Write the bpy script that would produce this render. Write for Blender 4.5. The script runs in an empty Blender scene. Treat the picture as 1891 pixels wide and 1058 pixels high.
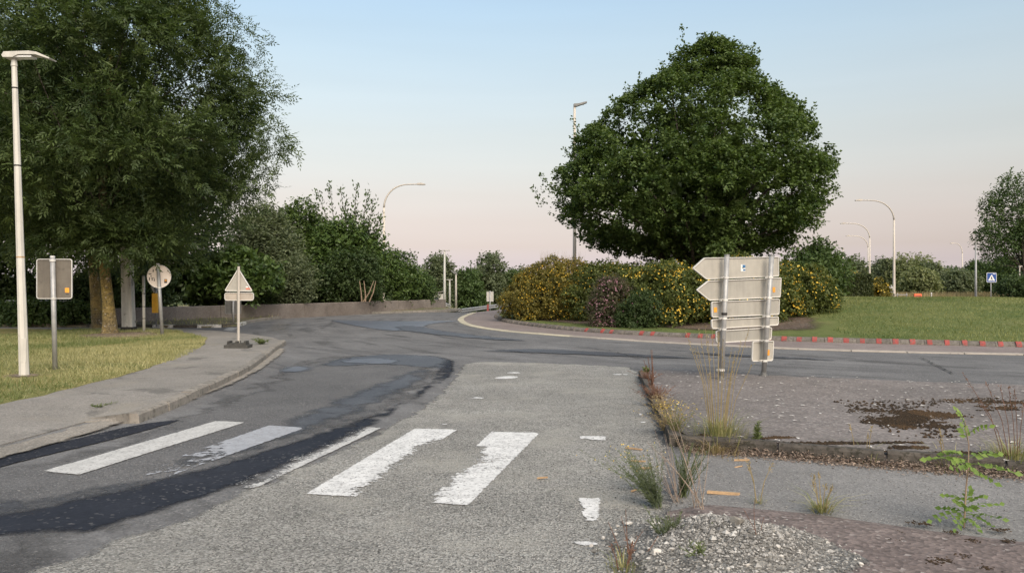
import bpy, bmesh, math, random
import numpy as np
from mathutils import Vector
from mathutils.geometry import delaunay_2d_cdt
random.seed(7); RG = np.random.default_rng(7)
SC = bpy.context.scene; COL = SC.collection
F, HC, HX, HY = 1420.0, 1.75, 945.5, 528.0     # focal length (px of the 1891 px photo), eye height, principal point, horizon row
R = math.radians

# ------------------------------------------------------------------ camera, sky, sun, exposure
cd = bpy.data.cameras.new('camera'); cam = bpy.data.objects.new('camera', cd); COL.objects.link(cam)
cam.location = (0, 0, HC); cam.rotation_euler = (R(90), 0, 0)
cd.sensor_width = 36; cd.lens = F / 1891 * 36; cd.clip_start = .05; cd.clip_end = 4000
SC.camera = cam
SUN_EL, SUN_ROT = R(42), R(160)
W = bpy.data.worlds.new('World'); SC.world = W; W.use_nodes = True
wt = W.node_tree; bg = wt.nodes['Background']
sky = wt.nodes.new('ShaderNodeTexSky'); sky.sky_type = 'NISHITA'; sky.sun_disc = False
sky.sun_elevation = SUN_EL; sky.sun_rotation = SUN_ROT; sky.dust_density = 1.0; sky.ozone_density = 1.5; sky.air_density = 1.0
tc = wt.nodes.new('ShaderNodeTexCoord'); sep = wt.nodes.new('ShaderNodeSeparateXYZ')
wt.links.new(tc.outputs['Generated'], sep.inputs[0])
tint = wt.nodes.new('ShaderNodeValToRGB'); wt.links.new(sep.outputs['Z'], tint.inputs[0])
SKY_STOPS = [(0.0, (.50, .50, .50)), (1, (.5, .5, .5))]
#SKYSTOPS
SKY_STOPS = [(0.0092, (0.286, 0.249, 0.319)), (0.0303, (0.233, 0.19, 0.231)), (0.0513, (0.239, 0.178, 0.181)), (0.0828, (0.284, 0.197, 0.173)), (0.1175, (0.339, 0.233, 0.183)), (0.1517, (0.394, 0.278, 0.206)), (0.1921, (0.437, 0.316, 0.226)), (0.238, (0.493, 0.373, 0.268)), (0.2762, (0.515, 0.406, 0.295)), (0.313, (0.529, 0.434, 0.323)), (0.3456, (0.541, 0.461, 0.353)), (1.0, (0.541, 0.461, 0.353))]
for i, (p, c) in enumerate(SKY_STOPS):
    e = tint.color_ramp.elements[i] if i < 2 else tint.color_ramp.elements.new(p)
    e.position = p; e.color = (*c, 1)
mul = wt.nodes.new('ShaderNodeMix'); mul.data_type = 'RGBA'; mul.blend_type = 'MULTIPLY'; mul.inputs[0].default_value = 1
mp_ = wt.nodes.new('ShaderNodeMapping'); mp_.inputs['Scale'].default_value = (1.2, 1.2, 14); wt.links.new(tc.outputs['Generated'], mp_.inputs[0])
nz = wt.nodes.new('ShaderNodeTexNoise'); nz.inputs['Scale'].default_value = 2.2; nz.inputs['Detail'].default_value = 5; wt.links.new(mp_.outputs[0], nz.inputs['Vector'])
hz = wt.nodes.new('ShaderNodeMapRange'); hz.inputs[1].default_value = .3; hz.inputs[2].default_value = .7; hz.inputs[3].default_value = .985; hz.inputs[4].default_value = 1.015; wt.links.new(nz.outputs[0], hz.inputs[0])
vary = wt.nodes.new('ShaderNodeVectorMath'); vary.operation = 'SCALE'; wt.links.new(tint.outputs[0], vary.inputs[0]); wt.links.new(hz.outputs[0], vary.inputs['Scale'])   # thin high haze bands
wt.links.new(sky.outputs[0], mul.inputs[6]); wt.links.new(vary.outputs[0], mul.inputs[7])
wt.links.new(mul.outputs[2], bg.inputs[0]); bg.inputs[1].default_value = .15
sl = bpy.data.lights.new('sun', 'SUN'); so = bpy.data.objects.new('sun', sl); COL.objects.link(so)
sl.energy = 0.95; sl.angle = R(45); sl.color = (1, .92, .82)
so.rotation_euler = (R(90) - SUN_EL, 0, R(20)); so.location = (0, -20, 30)     # light from behind the camera
SC.view_settings.view_transform = 'Standard'; SC.view_settings.look = 'None'
SC.view_settings.exposure = 1.95; SC.view_settings.gamma = 1
try: SC.view_settings.use_curve_mapping = False
except Exception: pass
SC.cycles.max_bounces = 6; SC.cycles.transparent_max_bounces = 16

# ------------------------------------------------------------------ helpers: geometry
def G(x, y, z=0.0):                      # photo pixel -> point on the ground plane of height z
    Y = F * (HC - z) / (y - HY); return np.array([(x - HX) * Y / F, Y, z])
def AT(x, y, Y):                         # photo pixel at a known distance
    return np.array([(x - HX) * Y / F, Y, HC - (y - HY) * Y / F])
def A(*p): return np.array(p, float)
def norm(v): return v / np.maximum(np.linalg.norm(v, axis=-1, keepdims=True), 1e-9)

def mesh(name, V, Fs, mats, smooth=False, attrs=None, midx=None):
    me = bpy.data.meshes.new(name); V = np.asarray(V, np.float32)
    me.vertices.add(len(V)); me.vertices.foreach_set('co', V.ravel())
    if isinstance(Fs, np.ndarray):
        k = Fs.shape[1]; tot = np.full(len(Fs), k, np.int32); flat = Fs.ravel().astype(np.int32)
    else:
        tot = np.array([len(f) for f in Fs], np.int32); flat = np.array([i for f in Fs for i in f], np.int32)
    st = np.concatenate([[0], np.cumsum(tot)[:-1]]).astype(np.int32)
    me.loops.add(len(flat)); me.loops.foreach_set('vertex_index', flat)
    me.polygons.add(len(tot)); me.polygons.foreach_set('loop_start', st); me.polygons.foreach_set('loop_total', tot)
    if midx is not None: me.polygons.foreach_set('material_index', np.asarray(midx, np.int32))
    me.update(calc_edges=True)
    if smooth: me.polygons.foreach_set('use_smooth', np.ones(len(tot), bool))
    else: me.polygons.foreach_set('use_smooth', np.zeros(len(tot), bool))
    for k, a in (attrs or {}).items():
        at = me.attributes.new(k, 'FLOAT', 'POINT'); at.data.foreach_set('value', np.asarray(a, np.float32))
    for m in (mats if isinstance(mats, (list, tuple)) else [mats]): me.materials.append(m)
    return me
def link(name, me, parent=None, loc=(0, 0, 0)):
    o = bpy.data.objects.new(name, me); COL.objects.link(o); o.location = loc
    if parent is not None: o.parent = parent
    return o
def tag(o, label=None, cat=None, group=None, kind=None):
    for k, v in (('label', label), ('category', cat), ('group', group), ('kind', kind)):
        if v: o[k] = v
    return o
def thing(name, label, cat, base, group=None):
    o = bpy.data.objects.new(name, None); COL.objects.link(o); o.location = tuple(float(c) for c in base)
    o.empty_display_size = .2
    return tag(o, label, cat, group)
def part(name, par, VF, mat, smooth=False, attrs=None):     # VF in world coordinates; par's location is taken off
    V, Fs = VF; b = np.array(par.location)
    q = par
    while q.parent is not None: q = q.parent; b = b + np.array(q.location)
    me = mesh(name, np.asarray(V, float) - b, Fs, mat, smooth, attrs)
    if not isinstance(Fs, np.ndarray) and len(Fs) < 400 and not attrs:
        bm = bmesh.new(); bm.from_mesh(me); bmesh.ops.recalc_face_normals(bm, faces=bm.faces[:]); bm.to_mesh(me); bm.free()
    return link(name, me, par)
def join(*vfs):
    Vs, Fo, o = [], [], 0
    for V, Fs in vfs:
        Vs.append(np.asarray(V, float)); Fo += [tuple(int(i) + o for i in f) for f in Fs]; o += len(V)
    return np.concatenate(Vs), Fo
def box(c, s, rz=0.0, tilt=None):
    x, y, z = np.array(s) / 2.0
    V = np.array([[-x, -y, -z], [x, -y, -z], [x, y, -z], [-x, y, -z], [-x, -y, z], [x, -y, z], [x, y, z], [-x, y, z]])
    c_, s_ = math.cos(rz), math.sin(rz)
    if tilt: V = V @ np.array([[math.cos(tilt), 0, -math.sin(tilt)], [0, 1, 0], [math.sin(tilt), 0, math.cos(tilt)]])
    V = V @ np.array([[c_, s_, 0], [-s_, c_, 0], [0, 0, 1]])
    return V + np.array(c), [(3, 2, 1, 0), (4, 5, 6, 7), (0, 1, 5, 4), (1, 2, 6, 5), (2, 3, 7, 6), (3, 0, 4, 7)]
def tube(P, rad, n=8, cap=True):
    P = np.asarray(P, float); rad = np.broadcast_to(np.asarray(rad, float), (len(P),))
    V, Fs = [], []
    T = np.gradient(P, axis=0); T = norm(T)
    up = A(0, 0, 1) if abs(T[0][2]) < .9 else A(0, 1, 0)
    for i, p in enumerate(P):
        s = np.cross(T[i], up); s = s / max(np.linalg.norm(s), 1e-6); u = np.cross(s, T[i])
        a = np.arange(n) * 2 * math.pi / n
        V.append(p + rad[i] * (np.cos(a)[:, None] * s + np.sin(a)[:, None] * u))
        up = u
    for i in range(len(P) - 1):
        for k in range(n):
            Fs.append((i * n + k, (i + 1) * n + k, (i + 1) * n + (k + 1) % n, i * n + (k + 1) % n))
    if cap: Fs.append(tuple(range(n))); Fs.append(tuple((len(P) - 1) * n + k for k in range(n))[::-1])
    return np.concatenate(V), Fs
def sweep_prism(path, prof):              # prof: (outward offset, z) ring swept along a 2-D path
    path = np.asarray(path, float)[:, :2]; T = norm(np.gradient(path, axis=0)); Nn = np.stack([T[:, 1], -T[:, 0]], 1)
    k = len(prof); V = []
    for p, n in zip(path, Nn):
        for (o, z) in prof: V.append([p[0] + n[0] * o, p[1] + n[1] * o, z])
    Fs = []
    for i in range(len(path) - 1):
        for j in range(k):
            Fs.append((i * k + j, i * k + (j + 1) % k, (i + 1) * k + (j + 1) % k, (i + 1) * k + j))
    Fs.append(tuple(range(k))[::-1]); Fs.append(tuple((len(path) - 1) * k + j for j in range(k)))
    return np.array(V), Fs
def slab_poly(P, nrm, th):                # flat polygon (3-D pts) given a thickness along nrm
    P = np.asarray(P, float); n = len(P); V = np.concatenate([P, P + np.asarray(nrm) * th])
    Fs = [tuple(range(n))[::-1], tuple(range(n, 2 * n))] + [(i, (i + 1) % n, n + (i + 1) % n, n + i) for i in range(n)]
    return V, Fs
def ring_poly(P, Q, nrm, th):             # frame between outline P and inner outline Q
    n = len(P); P, Q = np.asarray(P, float), np.asarray(Q, float); d = np.asarray(nrm) * th
    V = np.concatenate([P, Q, P + d, Q + d]); Fs = []
    for i in range(n):
        j = (i + 1) % n
        Fs += [(i, n + i, n + j, j), (2 * n + i, 2 * n + j, 3 * n + j, 3 * n + i), (i, j, 2 * n + j, 2 * n + i), (n + i, 3 * n + i, 3 * n + j, n + j)]
    return V, Fs
def resample(P, step, closed=False):
    P = np.asarray(P, float)
    if closed: P = np.concatenate([P, P[:1]])
    L = np.concatenate([[0], np.cumsum(np.linalg.norm(np.diff(P, axis=0), axis=1))])
    n = max(2, int(round(L[-1] / step)) + 1); t = np.linspace(0, L[-1], n)
    out = np.stack([np.interp(t, L, P[:, k]) for k in range(P.shape[1])], 1)
    return out[:-1] if closed else out
def smooth_line(P, it=2, closed=False):   # Chaikin
    P = np.asarray(P, float)
    for _ in range(it):
        if closed: Q = np.roll(P, -1, axis=0)
        else: Q = P[1:]
        B = P if closed else P[:-1]
        N_ = np.empty((2 * len(B), P.shape[1])); N_[0::2] = .75 * B + .25 * Q; N_[1::2] = .25 * B + .75 * Q
        P = N_ if closed else np.concatenate([P[:1], N_, P[-1:]])
    return P
def segdist(p, poly, closed=True):
    a = poly; b = np.roll(poly, -1, axis=0)
    if not closed: a, b = poly[:-1], poly[1:]
    out = np.full(len(p), 1e9)
    for k in range(0, len(a), 64):
        aa, bb = a[k:k + 64], b[k:k + 64]; d = bb - aa; L2 = np.maximum((d * d).sum(1), 1e-12)
        t = np.clip(((p[:, None] - aa) * d).sum(2) / L2, 0, 1)
        out = np.minimum(out, np.linalg.norm(p[:, None] - (aa + t[..., None] * d), axis=2).min(1))
    return out
def inside(p, poly):
    x, y = p[:, 0], p[:, 1]; c = np.zeros(len(p), bool); q = np.roll(poly, -1, axis=0)
    for (x0, y0), (x1, y1) in zip(poly, q):
        if y0 == y1: continue
        k = ((y0 > y) != (y1 > y)) & (x < (x1 - x0) * (y - y0) / (y1 - y0) + x0); c ^= k
    return c
def scatter_in(poly, n):
    poly = np.asarray(poly)[:, :2]; lo, hi = poly.min(0), poly.max(0); out = []; m = 0
    while m < n:
        p = lo + RG.random((n * 2, 2)) * (hi - lo); p = p[inside(p, poly)]; out.append(p); m += len(p)
        if len(p) == 0: break
    return np.concatenate(out)[:n]
def sheet(name, poly, z, res, mat, parent=None, skirt=0.0, extra=None, kind=None):
    poly = np.asarray(poly, float)[:, :2]; B = resample(poly, res, True)
    if len(B) < 10: B = poly
    lo, hi = B.min(0), B.max(0)
    gx, gy = np.meshgrid(np.arange(lo[0], hi[0], res), np.arange(lo[1], hi[1], res)); g = np.stack([gx.ravel(), gy.ravel()], 1)
    g = g + RG.uniform(-.12, .12, g.shape) * res
    g = g[inside(g, B)]; g = g[segdist(g, B) > res * .45] if len(g) else g
    P = np.concatenate([B, g]); nb = len(B)
    r = delaunay_2d_cdt([Vector(p) for p in P], [(i, (i + 1) % nb) for i in range(nb)], [], 1, 1e-5)
    V2 = np.array([(v.x, v.y) for v in r[0]]); T = np.array([f for f in r[2] if len(f) == 3], int)
    e1 = V2[T[:, 1]] - V2[T[:, 0]]; e2 = V2[T[:, 2]] - V2[T[:, 0]]
    flip = (e1[:, 0] * e2[:, 1] - e1[:, 1] * e2[:, 0]) < 0; T[flip] = T[flip][:, ::-1]
    sd = segdist(V2, B); Z = z(V2[:, 0], V2[:, 1], sd) if callable(z) else np.full(len(V2), z)
    V = np.column_stack([V2, Z]); Fs = [tuple(t) for t in T]; at = {'sd': sd}
    if extra:
        for k, fn in extra.items(): at[k] = fn(V2[:, 0], V2[:, 1], sd)
    if skirt:
        cnt = {}
        for t in Fs:
            for i in range(3):
                e = (t[i], t[(i + 1) % 3]); cnt[e] = 1
        bd = [e for e in cnt if (e[1], e[0]) not in cnt]; m = {}
        Vl = list(map(tuple, V)); add = []
        for e in bd:
            for i in e:
                if i not in m: m[i] = len(Vl); Vl.append((V[i][0], V[i][1], V[i][2] - skirt)); add.append(i)
            Fs.append((e[1], e[0], m[e[0]], m[e[1]]))
        V = np.array(Vl)
        for k in at: at[k] = np.concatenate([at[k], at[k][add]])
    o = link(name, mesh(name, V, Fs, mat, not skirt, at), parent)
    if kind: o['kind'] = kind
    return o

# ------------------------------------------------------------------ helpers: materials
def nd(nt, typ, ins=None, **pr):
    n = nt.nodes.new(typ)
    for k, v in pr.items(): setattr(n, k, v)
    for k, v in (ins or {}).items():
        s = n.inputs[k]
        if isinstance(v, bpy.types.NodeSocket): nt.links.new(v, s)
        else: s.default_value = v
    return n
def c4(c): return (*c, 1) if not isinstance(c, bpy.types.NodeSocket) else c
def noise(nt, vec, scale, detail=4, rough=.55, dist=0): return nd(nt, 'ShaderNodeTexNoise', {'Vector': vec, 'Scale': scale, 'Detail': detail, 'Roughness': rough, 'Distortion': dist}).outputs[0]
def voro(nt, vec, scale, out=0): return nd(nt, 'ShaderNodeTexVoronoi', {'Vector': vec, 'Scale': scale}).outputs[out]
def mixc(nt, f, a, b, bl='MIX'): return nd(nt, 'ShaderNodeMix', {0: f, 6: c4(a), 7: c4(b)}, data_type='RGBA', blend_type=bl).outputs[2]
def mth(nt, op, a, b=0.0, cl=False): return nd(nt, 'ShaderNodeMath', {0: a, 1: b}, operation=op, use_clamp=cl).outputs[0]
def mapr(nt, v, a, b, c=0.0, d=1.0): return nd(nt, 'ShaderNodeMapRange', {0: v, 1: a, 2: b, 3: c, 4: d}, interpolation_type='SMOOTHSTEP').outputs[0]
def ramp(nt, f, stops):
    n = nd(nt, 'ShaderNodeValToRGB', {0: f}); e = n.color_ramp.elements
    for i, (p, c) in enumerate(stops):
        q = e[i] if i < 2 else e.new(p)
        q.position = p; q.color = (*c, 1)
    return n.outputs[0]
def attr(nt, name): return nd(nt, 'ShaderNodeAttribute', attribute_name=name).outputs['Fac']
def new_mat(name):
    m = bpy.data.materials.new(name); m.use_nodes = True; nt = m.node_tree
    return m, nt, nt.nodes['Principled BSDF'], nt.nodes['Material Output']
def coords(nt): return nd(nt, 'ShaderNodeNewGeometry').outputs['Position']
def bump(nt, b, h, strength=.4, dist=.01): nt.links.new(nd(nt, 'ShaderNodeBump', {'Height': h, 'Strength': strength, 'Distance': dist}).outputs[0], b.inputs['Normal'])
def alpha_edge(nt, b, vec, w=.05, amp=.15, scale=5, wear=False, wscale=22):
    sd = attr(nt, 'sd'); n = noise(nt, vec, scale, 5, .65)
    v = mth(nt, 'SUBTRACT', sd, mth(nt, 'MULTIPLY', mth(nt, 'ADD', n, -.30), amp))
    a = mapr(nt, v, 0, w)
    if wear:
        wv = attr(nt, 'wear'); n2 = noise(nt, vec, wscale, 6, .7); n3 = noise(nt, vec, 3.5, 3)
        t = mth(nt, 'ADD', mth(nt, 'MULTIPLY', n2, .75), mth(nt, 'MULTIPLY', n3, .45))
        k = mth(nt, 'SUBTRACT', t, mth(nt, 'ADD', mth(nt, 'MULTIPLY', wv, .62), .24))
        a = mth(nt, 'MULTIPLY', a, mapr(nt, k, -.02, .05))
    nt.links.new(a, b.inputs['Alpha']); return a
def simple(name, col, rough=.6, metal=0, var=.15, scale=4, bmp=0.0, bscale=60, dirt=None, obj=False, spec=.4, streak=0):
    m, nt, b, o = new_mat(name)
    vec = nd(nt, 'ShaderNodeTexCoord').outputs['Object'] if obj else coords(nt)
    n = noise(nt, vec, scale, 5, .6)
    lo = tuple(c * (1 - var) for c in col); hi = tuple(min(1, c * (1 + var)) for c in col)
    c = ramp(nt, n, [(.3, lo), (.7, hi)])
    if dirt:
        n2 = noise(nt, vec, scale * 2.3, 6, .65); c = mixc(nt, mapr(nt, n2, dirt[1], dirt[1] + .12, 0, dirt[2]), c, dirt[0])
    if streak:
        sv = nd(nt, 'ShaderNodeMapping', {0: vec, 3: (7, 7, .7)}).outputs[0]; sn = noise(nt, sv, 1.0, 5, .65)
        c = mixc(nt, 1.0, c, ramp(nt, sn, [(.35, (1 - streak,) * 3), (.62, (1.06, 1.06, 1.05))]), 'MULTIPLY')
    rnd = nd(nt, 'ShaderNodeObjectInfo').outputs['Random']
    c = mixc(nt, 1.0, c, ramp(nt, rnd, [(0, (.85, .85, .85)), (1, (1.08, 1.06, 1.04))]), 'MULTIPLY')
    nt.links.new(c, b.inputs['Base Color']); b.inputs['Roughness'].default_value = rough; b.inputs['Metallic'].default_value = metal
    b.inputs['Specular IOR Level'].default_value = spec
    if bmp: bump(nt, b, noise(nt, vec, bscale, 4, .6), bmp, .01)
    return m
def leaf_mat(name, dark, light, trans=.3, rough=.5, tip=None):
    m, nt, b, o = new_mat(name); t = attr(nt, 'tint')
    st = [(0, dark), (1, light)] if tip is None else [(0, dark), (.85, light), (1, tip)]
    c = ramp(nt, t, st); nt.links.new(c, b.inputs['Base Color']); b.inputs['Roughness'].default_value = rough
    b.inputs['Specular IOR Level'].default_value = .3
    tr = nd(nt, 'ShaderNodeBsdfTranslucent', {'Color': mixc(nt, 1.0, c, (1.25, 1.3, .7), 'MULTIPLY')})
    mx = nd(nt, 'ShaderNodeMixShader', {0: trans, 1: b.outputs[0], 2: tr.outputs[0]}); nt.links.new(mx.outputs[0], o.inputs[0])
    return m
def asphalt(name, base, light, speck=.35, sscale=70, edge=None, ring=False, rough=.85, bmp=.5, spots=None, dust=None, spec=.35):
    m, nt, b, o = new_mat(name); v = coords(nt)
    big = noise(nt, v, .35, 4, .6); mid = noise(nt, v, 2.2, 6, .65)
    c = mixc(nt, mapr(nt, big, .35, .68), base, light)
    c = mixc(nt, mapr(nt, mid, .3, .75, 0, .45), c, tuple(x * .62 for x in base))
    if ring:
        rel = nd(nt, 'ShaderNodeVectorMath', {0: v, 1: (24.8, 41, 0)}, operation='SUBTRACT').outputs[0]
        s = nd(nt, 'ShaderNodeSeparateXYZ', {0: rel}); r = nd(nt, 'ShaderNodeVectorMath', {0: rel}, operation='LENGTH').outputs['Value']
        ang = mth(nt, 'ARCTAN2', s.outputs[1], s.outputs[0])
        pv = nd(nt, 'ShaderNodeCombineXYZ', {0: mth(nt, 'MULTIPLY', r, .9), 1: mth(nt, 'MULTIPLY', ang, 5.0)}).outputs[0]
        st = noise(nt, pv, 1.6, 5, .6, .6)
        c = mixc(nt, mapr(nt, st, .52, .68, 0, .75), c, tuple(x * .5 for x in base))
        c = mixc(nt, mapr(nt, st, .28, .46, .5, 0), c, tuple(x * 1.25 for x in light))
    agg = voro(nt, v, sscale, 'Color'); ag = nd(nt, 'ShaderNodeSeparateColor', {0: agg}).outputs[0]
    fine = noise(nt, v, sscale * .5, 3, .7)
    k = mth(nt, 'ADD', mth(nt, 'MULTIPLY', ag, .6), mth(nt, 'MULTIPLY', fine, .4))
    c = mixc(nt, 1.0, c, ramp(nt, k, [(.15, (1 - speck,) * 3), (.85, (1 + speck,) * 3)]), 'MULTIPLY')
    hot = mth(nt, 'MULTIPLY', mapr(nt, ag, .93, .96), mapr(nt, mid, .35, .6))
    c = mixc(nt, mth(nt, 'MULTIPLY', hot, speck), c, (.45, .43, .40))
    if spots:
        sn = noise(nt, v, spots[1], 6, .62); c = mixc(nt, mapr(nt, sn, spots[2], spots[2] + (.22 if spots[1] < 1 else .05), 0, spots[3]), c, spots[0])
    if dust:
        dn = noise(nt, v, dust[1], 5, .6); c = mixc(nt, mapr(nt, dn, dust[2], dust[2] + .25, 0, dust[3]), c, dust[0])
    nt.links.new(c, b.inputs['Base Color']); b.inputs['Roughness'].default_value = rough; b.inputs['Specular IOR Level'].default_value = spec
    h = mth(nt, 'ADD', voro(nt, v, sscale), mth(nt, 'MULTIPLY', noise(nt, v, 9, 4), .8))
    bump(nt, b, h, bmp, .012)
    if edge: alpha_edge(nt, b, v, *edge)
    return m

# ------------------------------------------------------------------ materials
M = {}
M['road'] = asphalt('road_asphalt', (.138, .136, .134), (.18, .177, .173), .25, 60, ring=True, bmp=.3, rough=.95, spec=.15)
M['lane'] = asphalt('lane_asphalt', (.105, .103, .101), (.145, .141, .137), .42, 85, edge=(.5, 1.9, 1.2), bmp=.6, rough=.8)
M['gravel_lane'] = asphalt('coarse_asphalt', (.245, .237, .214), (.335, .323, .292), .68, 80, edge=(.10, .45, 2.5), bmp=1.0, rough=.9, dust=((.35, .335, .292), .9, .46, .65), spots=((.15, .147, .14), .7, .54, .55))
M['ridge'] = asphalt('pale_ridge', (.24, .23, .21), (.30, .29, .26), .4, 60, edge=(.05, .12, 8), bmp=.8)
M['tar'] = asphalt('tar_seal', (.020, .024, .033), (.032, .035, .044), .15, 40, edge=(.16, .30, 3.0), rough=.8, bmp=.10, spec=.12)
M['tar_strip'] = asphalt('tar_strip', (.020, .023, .030), (.032, .034, .042), .2, 50, edge=(.03, .07, 6.0), rough=.85, bmp=.2, spec=.1)
M['tar_thin'] = asphalt('thin_tar', (.060, .062, .069), (.085, .087, .093), .30, 60, edge=(.30, .75, 2.0), rough=.55, bmp=.25)
M['sky_sheen'] = asphalt('smooth_patch', (.105, .112, .128), (.13, .137, .152), .12, 40, edge=(.25, .6, 2.5), rough=.5, bmp=.05)  # smooth tar; bluish sky reflection is mixed into the base colour
M['sidewalk'] = asphalt('sidewalk_asphalt', (.215, .198, .174), (.275, .254, .225), .28, 70, bmp=.3, spots=((.09, .085, .075), 1.2, .60, .6), dust=((.27, .24, .19), .8, .5, .45))
M['gutter'] = asphalt('dusty_gutter', (.22, .20, .17), (.29, .26, .22), .35, 55, edge=(.08, .25, 4), bmp=.5, dust=((.33, .29, .235), 2, .45, .6))
M['dust'] = asphalt('road_dust', (.22, .205, .18), (.27, .25, .215), .25, 55, edge=(1.2, 2.2, .7), bmp=.3)
M['slab'] = asphalt('traffic_island_concrete', (.152, .134, .122), (.205, .180, .165), .36, 34, bmp=.45, spots=((.05, .040, .032), 2.4, .66, .85), dust=((.27, .245, .225), 1.5, .55, .5))
M['slab_near'] = asphalt('reddish_slab', (.150, .118, .106), (.205, .168, .150), .38, 34, bmp=.45, spots=((.05, .040, .032), 3.2, .66, .85), dust=((.26, .225, .205), 1.5, .55, .4))
M['path'] = asphalt('path_asphalt', (.185, .178, .168), (.235, .226, .212), .3, 80, bmp=.35, spots=((.055, .05, .045), 1.6, .66, .6))
M['apron'] = asphalt('apron_concrete', (.205, .165, .148), (.25, .208, .188), .18, 40, bmp=.2, spots=((.14, .115, .10), 1.1, .60, .5))
M['bare'] = asphalt('bare_soil', (.085, .060, .042), (.13, .092, .062), .5, 22, edge=(.8, 1.8, 1.0), bmp=.9, dust=((.10, .11, .05), 1.5, .55, .5))
M['bare_lawn'] = asphalt('trodden_soil', (.17, .125, .085), (.26, .20, .13), .5, 22, edge=(.25, .5, 3.0), bmp=.9)
M['verge'] = asphalt('verge_soil', (.125, .105, .07), (.18, .15, .10), .4, 18, bmp=.9, dust=((.12, .14, .055), .9, .45, .8))
M['heap'] = asphalt('heap_grit', (.16, .154, .14), (.25, .24, .215), .6, 55, bmp=1.0, edge=(.14, .30, 6))
M['kerb'] = simple('kerb_concrete', (.235, .215, .185), .9, var=.25, scale=5, bmp=.5, bscale=50, dirt=((.10, .095, .075), .52, .75))
M['kerb_dark'] = simple('mossy_kerb', (.085, .074, .062), .95, var=.4, scale=7, bmp=.7, bscale=40, dirt=((.035, .032, .022), .48, .9))
M['edge_pale'] = simple('pale_edge_concrete', (.36, .32, .27), .9, var=.15, scale=3, bmp=.3, dirt=((.2, .175, .15), .56, .6))
M['edge_cream'] = simple('worn_cream_edge', (.46, .42, .31), .85, var=.15, scale=2, bmp=.3, dirt=((.25, .22, .18), .56, .6))
M['red'] = simple('red_kerb_paint', (.32, .062, .052), .7, var=.25, scale=9, bmp=.3, dirt=((.15, .105, .09), .50, .85))
M['kerb_rb'] = simple('roundabout_kerb', (.15, .135, .115), .95, var=.3, scale=7, bmp=.7, bscale=40, dirt=((.07, .062, .05), .52, .8))
M['kerb_grey'] = simple('grey_kerb_block', (.17, .15, .13), .9, var=.3, scale=6, bmp=.5, dirt=((.08, .07, .055), .52, .8))
M['white_kerb'] = simple('worn_white_kerb', (.55, .53, .48), .8, var=.2, scale=5, dirt=((.2, .19, .16), .5, .9))
def paint_mat(name, col, wscale=22):
    m, nt, b, o = new_mat(name); v = coords(nt); n = noise(nt, v, 6, 6, .7)
    c = ramp(nt, n, [(.3, tuple(x * .72 for x in col)), (.6, col)])
    c = mixc(nt, mapr(nt, noise(nt, v, 40, 4), .52, .64, 0, .75), c, (.22, .21, .2))
    nt.links.new(c, b.inputs['Base Color']); b.inputs['Roughness'].default_value = .7
    bump(nt, b, noise(nt, v, 70, 3), .3, .006); alpha_edge(nt, b, v, .02, .06, 14, True, wscale); return m
M['crack'] = asphalt('road_crack', (.035, .034, .034), (.06, .058, .055), .3, 60, edge=(.012, .02, 12), bmp=.6)
M['paint'] = paint_mat('worn_road_paint', (.68, .67, .64)); M['paint_old'] = paint_mat('older_road_paint', (.54, .53, .50), 30); M['paint_grey'] = paint_mat('grimy_road_paint', (.36, .37, .39), 11)
M['chip'] = simple('paint_flakes', (.62, .60, .56), .8, var=.2)
def lawn_mat(name, g, y, br, s=.5):
    m, nt, b, o = new_mat(name); v = coords(nt); n = noise(nt, v, s, 6, .6); n2 = noise(nt, v, 3.2, 6, .7)
    c = ramp(nt, mth(nt, 'ADD', mth(nt, 'MULTIPLY', n, .55), mth(nt, 'MULTIPLY', n2, .45)), [(.40, g), (.57, y), (.72, br)])
    f = noise(nt, v, 45, 4, .7); c = mixc(nt, 1.0, c, ramp(nt, f, [(.3, (.55,) * 3), (.7, (1.25,) * 3)]), 'MULTIPLY')
    nt.links.new(c, b.inputs['Base Color']); b.inputs['Roughness'].default_value = .95; b.inputs['Specular IOR Level'].default_value = .1
    bump(nt, b, f, .8, .03); return m
M['lawn'] = lawn_mat('dry_lawn', (.16, .17, .060), (.33, .285, .12), (.42, .34, .17))
M['island_lawn'] = lawn_mat('island_turf', (.10, .135, .042), (.16, .178, .064), (.26, .225, .105), .35)
M['ground'] = lawn_mat('rough_ground', (.05, .07, .025), (.09, .10, .04), (.13, .12, .06), .1)
M['wall'] = asphalt('old_wall_concrete', (.16, .135, .115), (.235, .205, .18), .2, 30, bmp=.4, spots=((.07, .058, .048), .9, .56, .8), dust=((.11, .115, .06), .6, .55, .5))
M['conc'] = simple('pylon_concrete', (.47, .455, .42), .9, var=.12, scale=1.5, bmp=.3, dirt=((.13, .125, .11), .55, .75), streak=.3)
M['black'] = simple('bitumen_foot', (.03, .028, .026), .8)
M['cream'] = simple('cream_painted_steel', (.52, .505, .455), .55, var=.08, scale=3, dirt=((.30, .26, .20), .62, .6), streak=.14)
M['lamp'] = simple('weathered_lamp_steel', (.55, .50, .43), .6, var=.08, scale=1)
M['galv'] = simple('galvanised_steel', (.36, .36, .35), .5, .3, .15, 9, dirt=((.24, .235, .22), .6, .5))
M['galv_dark'] = simple('dull_steel', (.22, .22, .21), .55, .4, .15, 9)
M['alu'] = simple('weathered_aluminium', (.39, .372, .325), .6, .15, .10, 2.5, dirt=((.31, .29, .25), .58, .35), streak=.09)
M['alu_rim'] = simple('bare_aluminium_edge', (.66, .645, .60), .5, .15, .06, 5)
M['alu_shaded'] = simple('shade_toned_sign_back', (.17, .15, .122), .6, .1, .18, 3, dirt=((.11, .095, .078), .55, .6), streak=.2)  # base darkened to carry the ash crown's shadow; mottle and streaks are dirt
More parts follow.
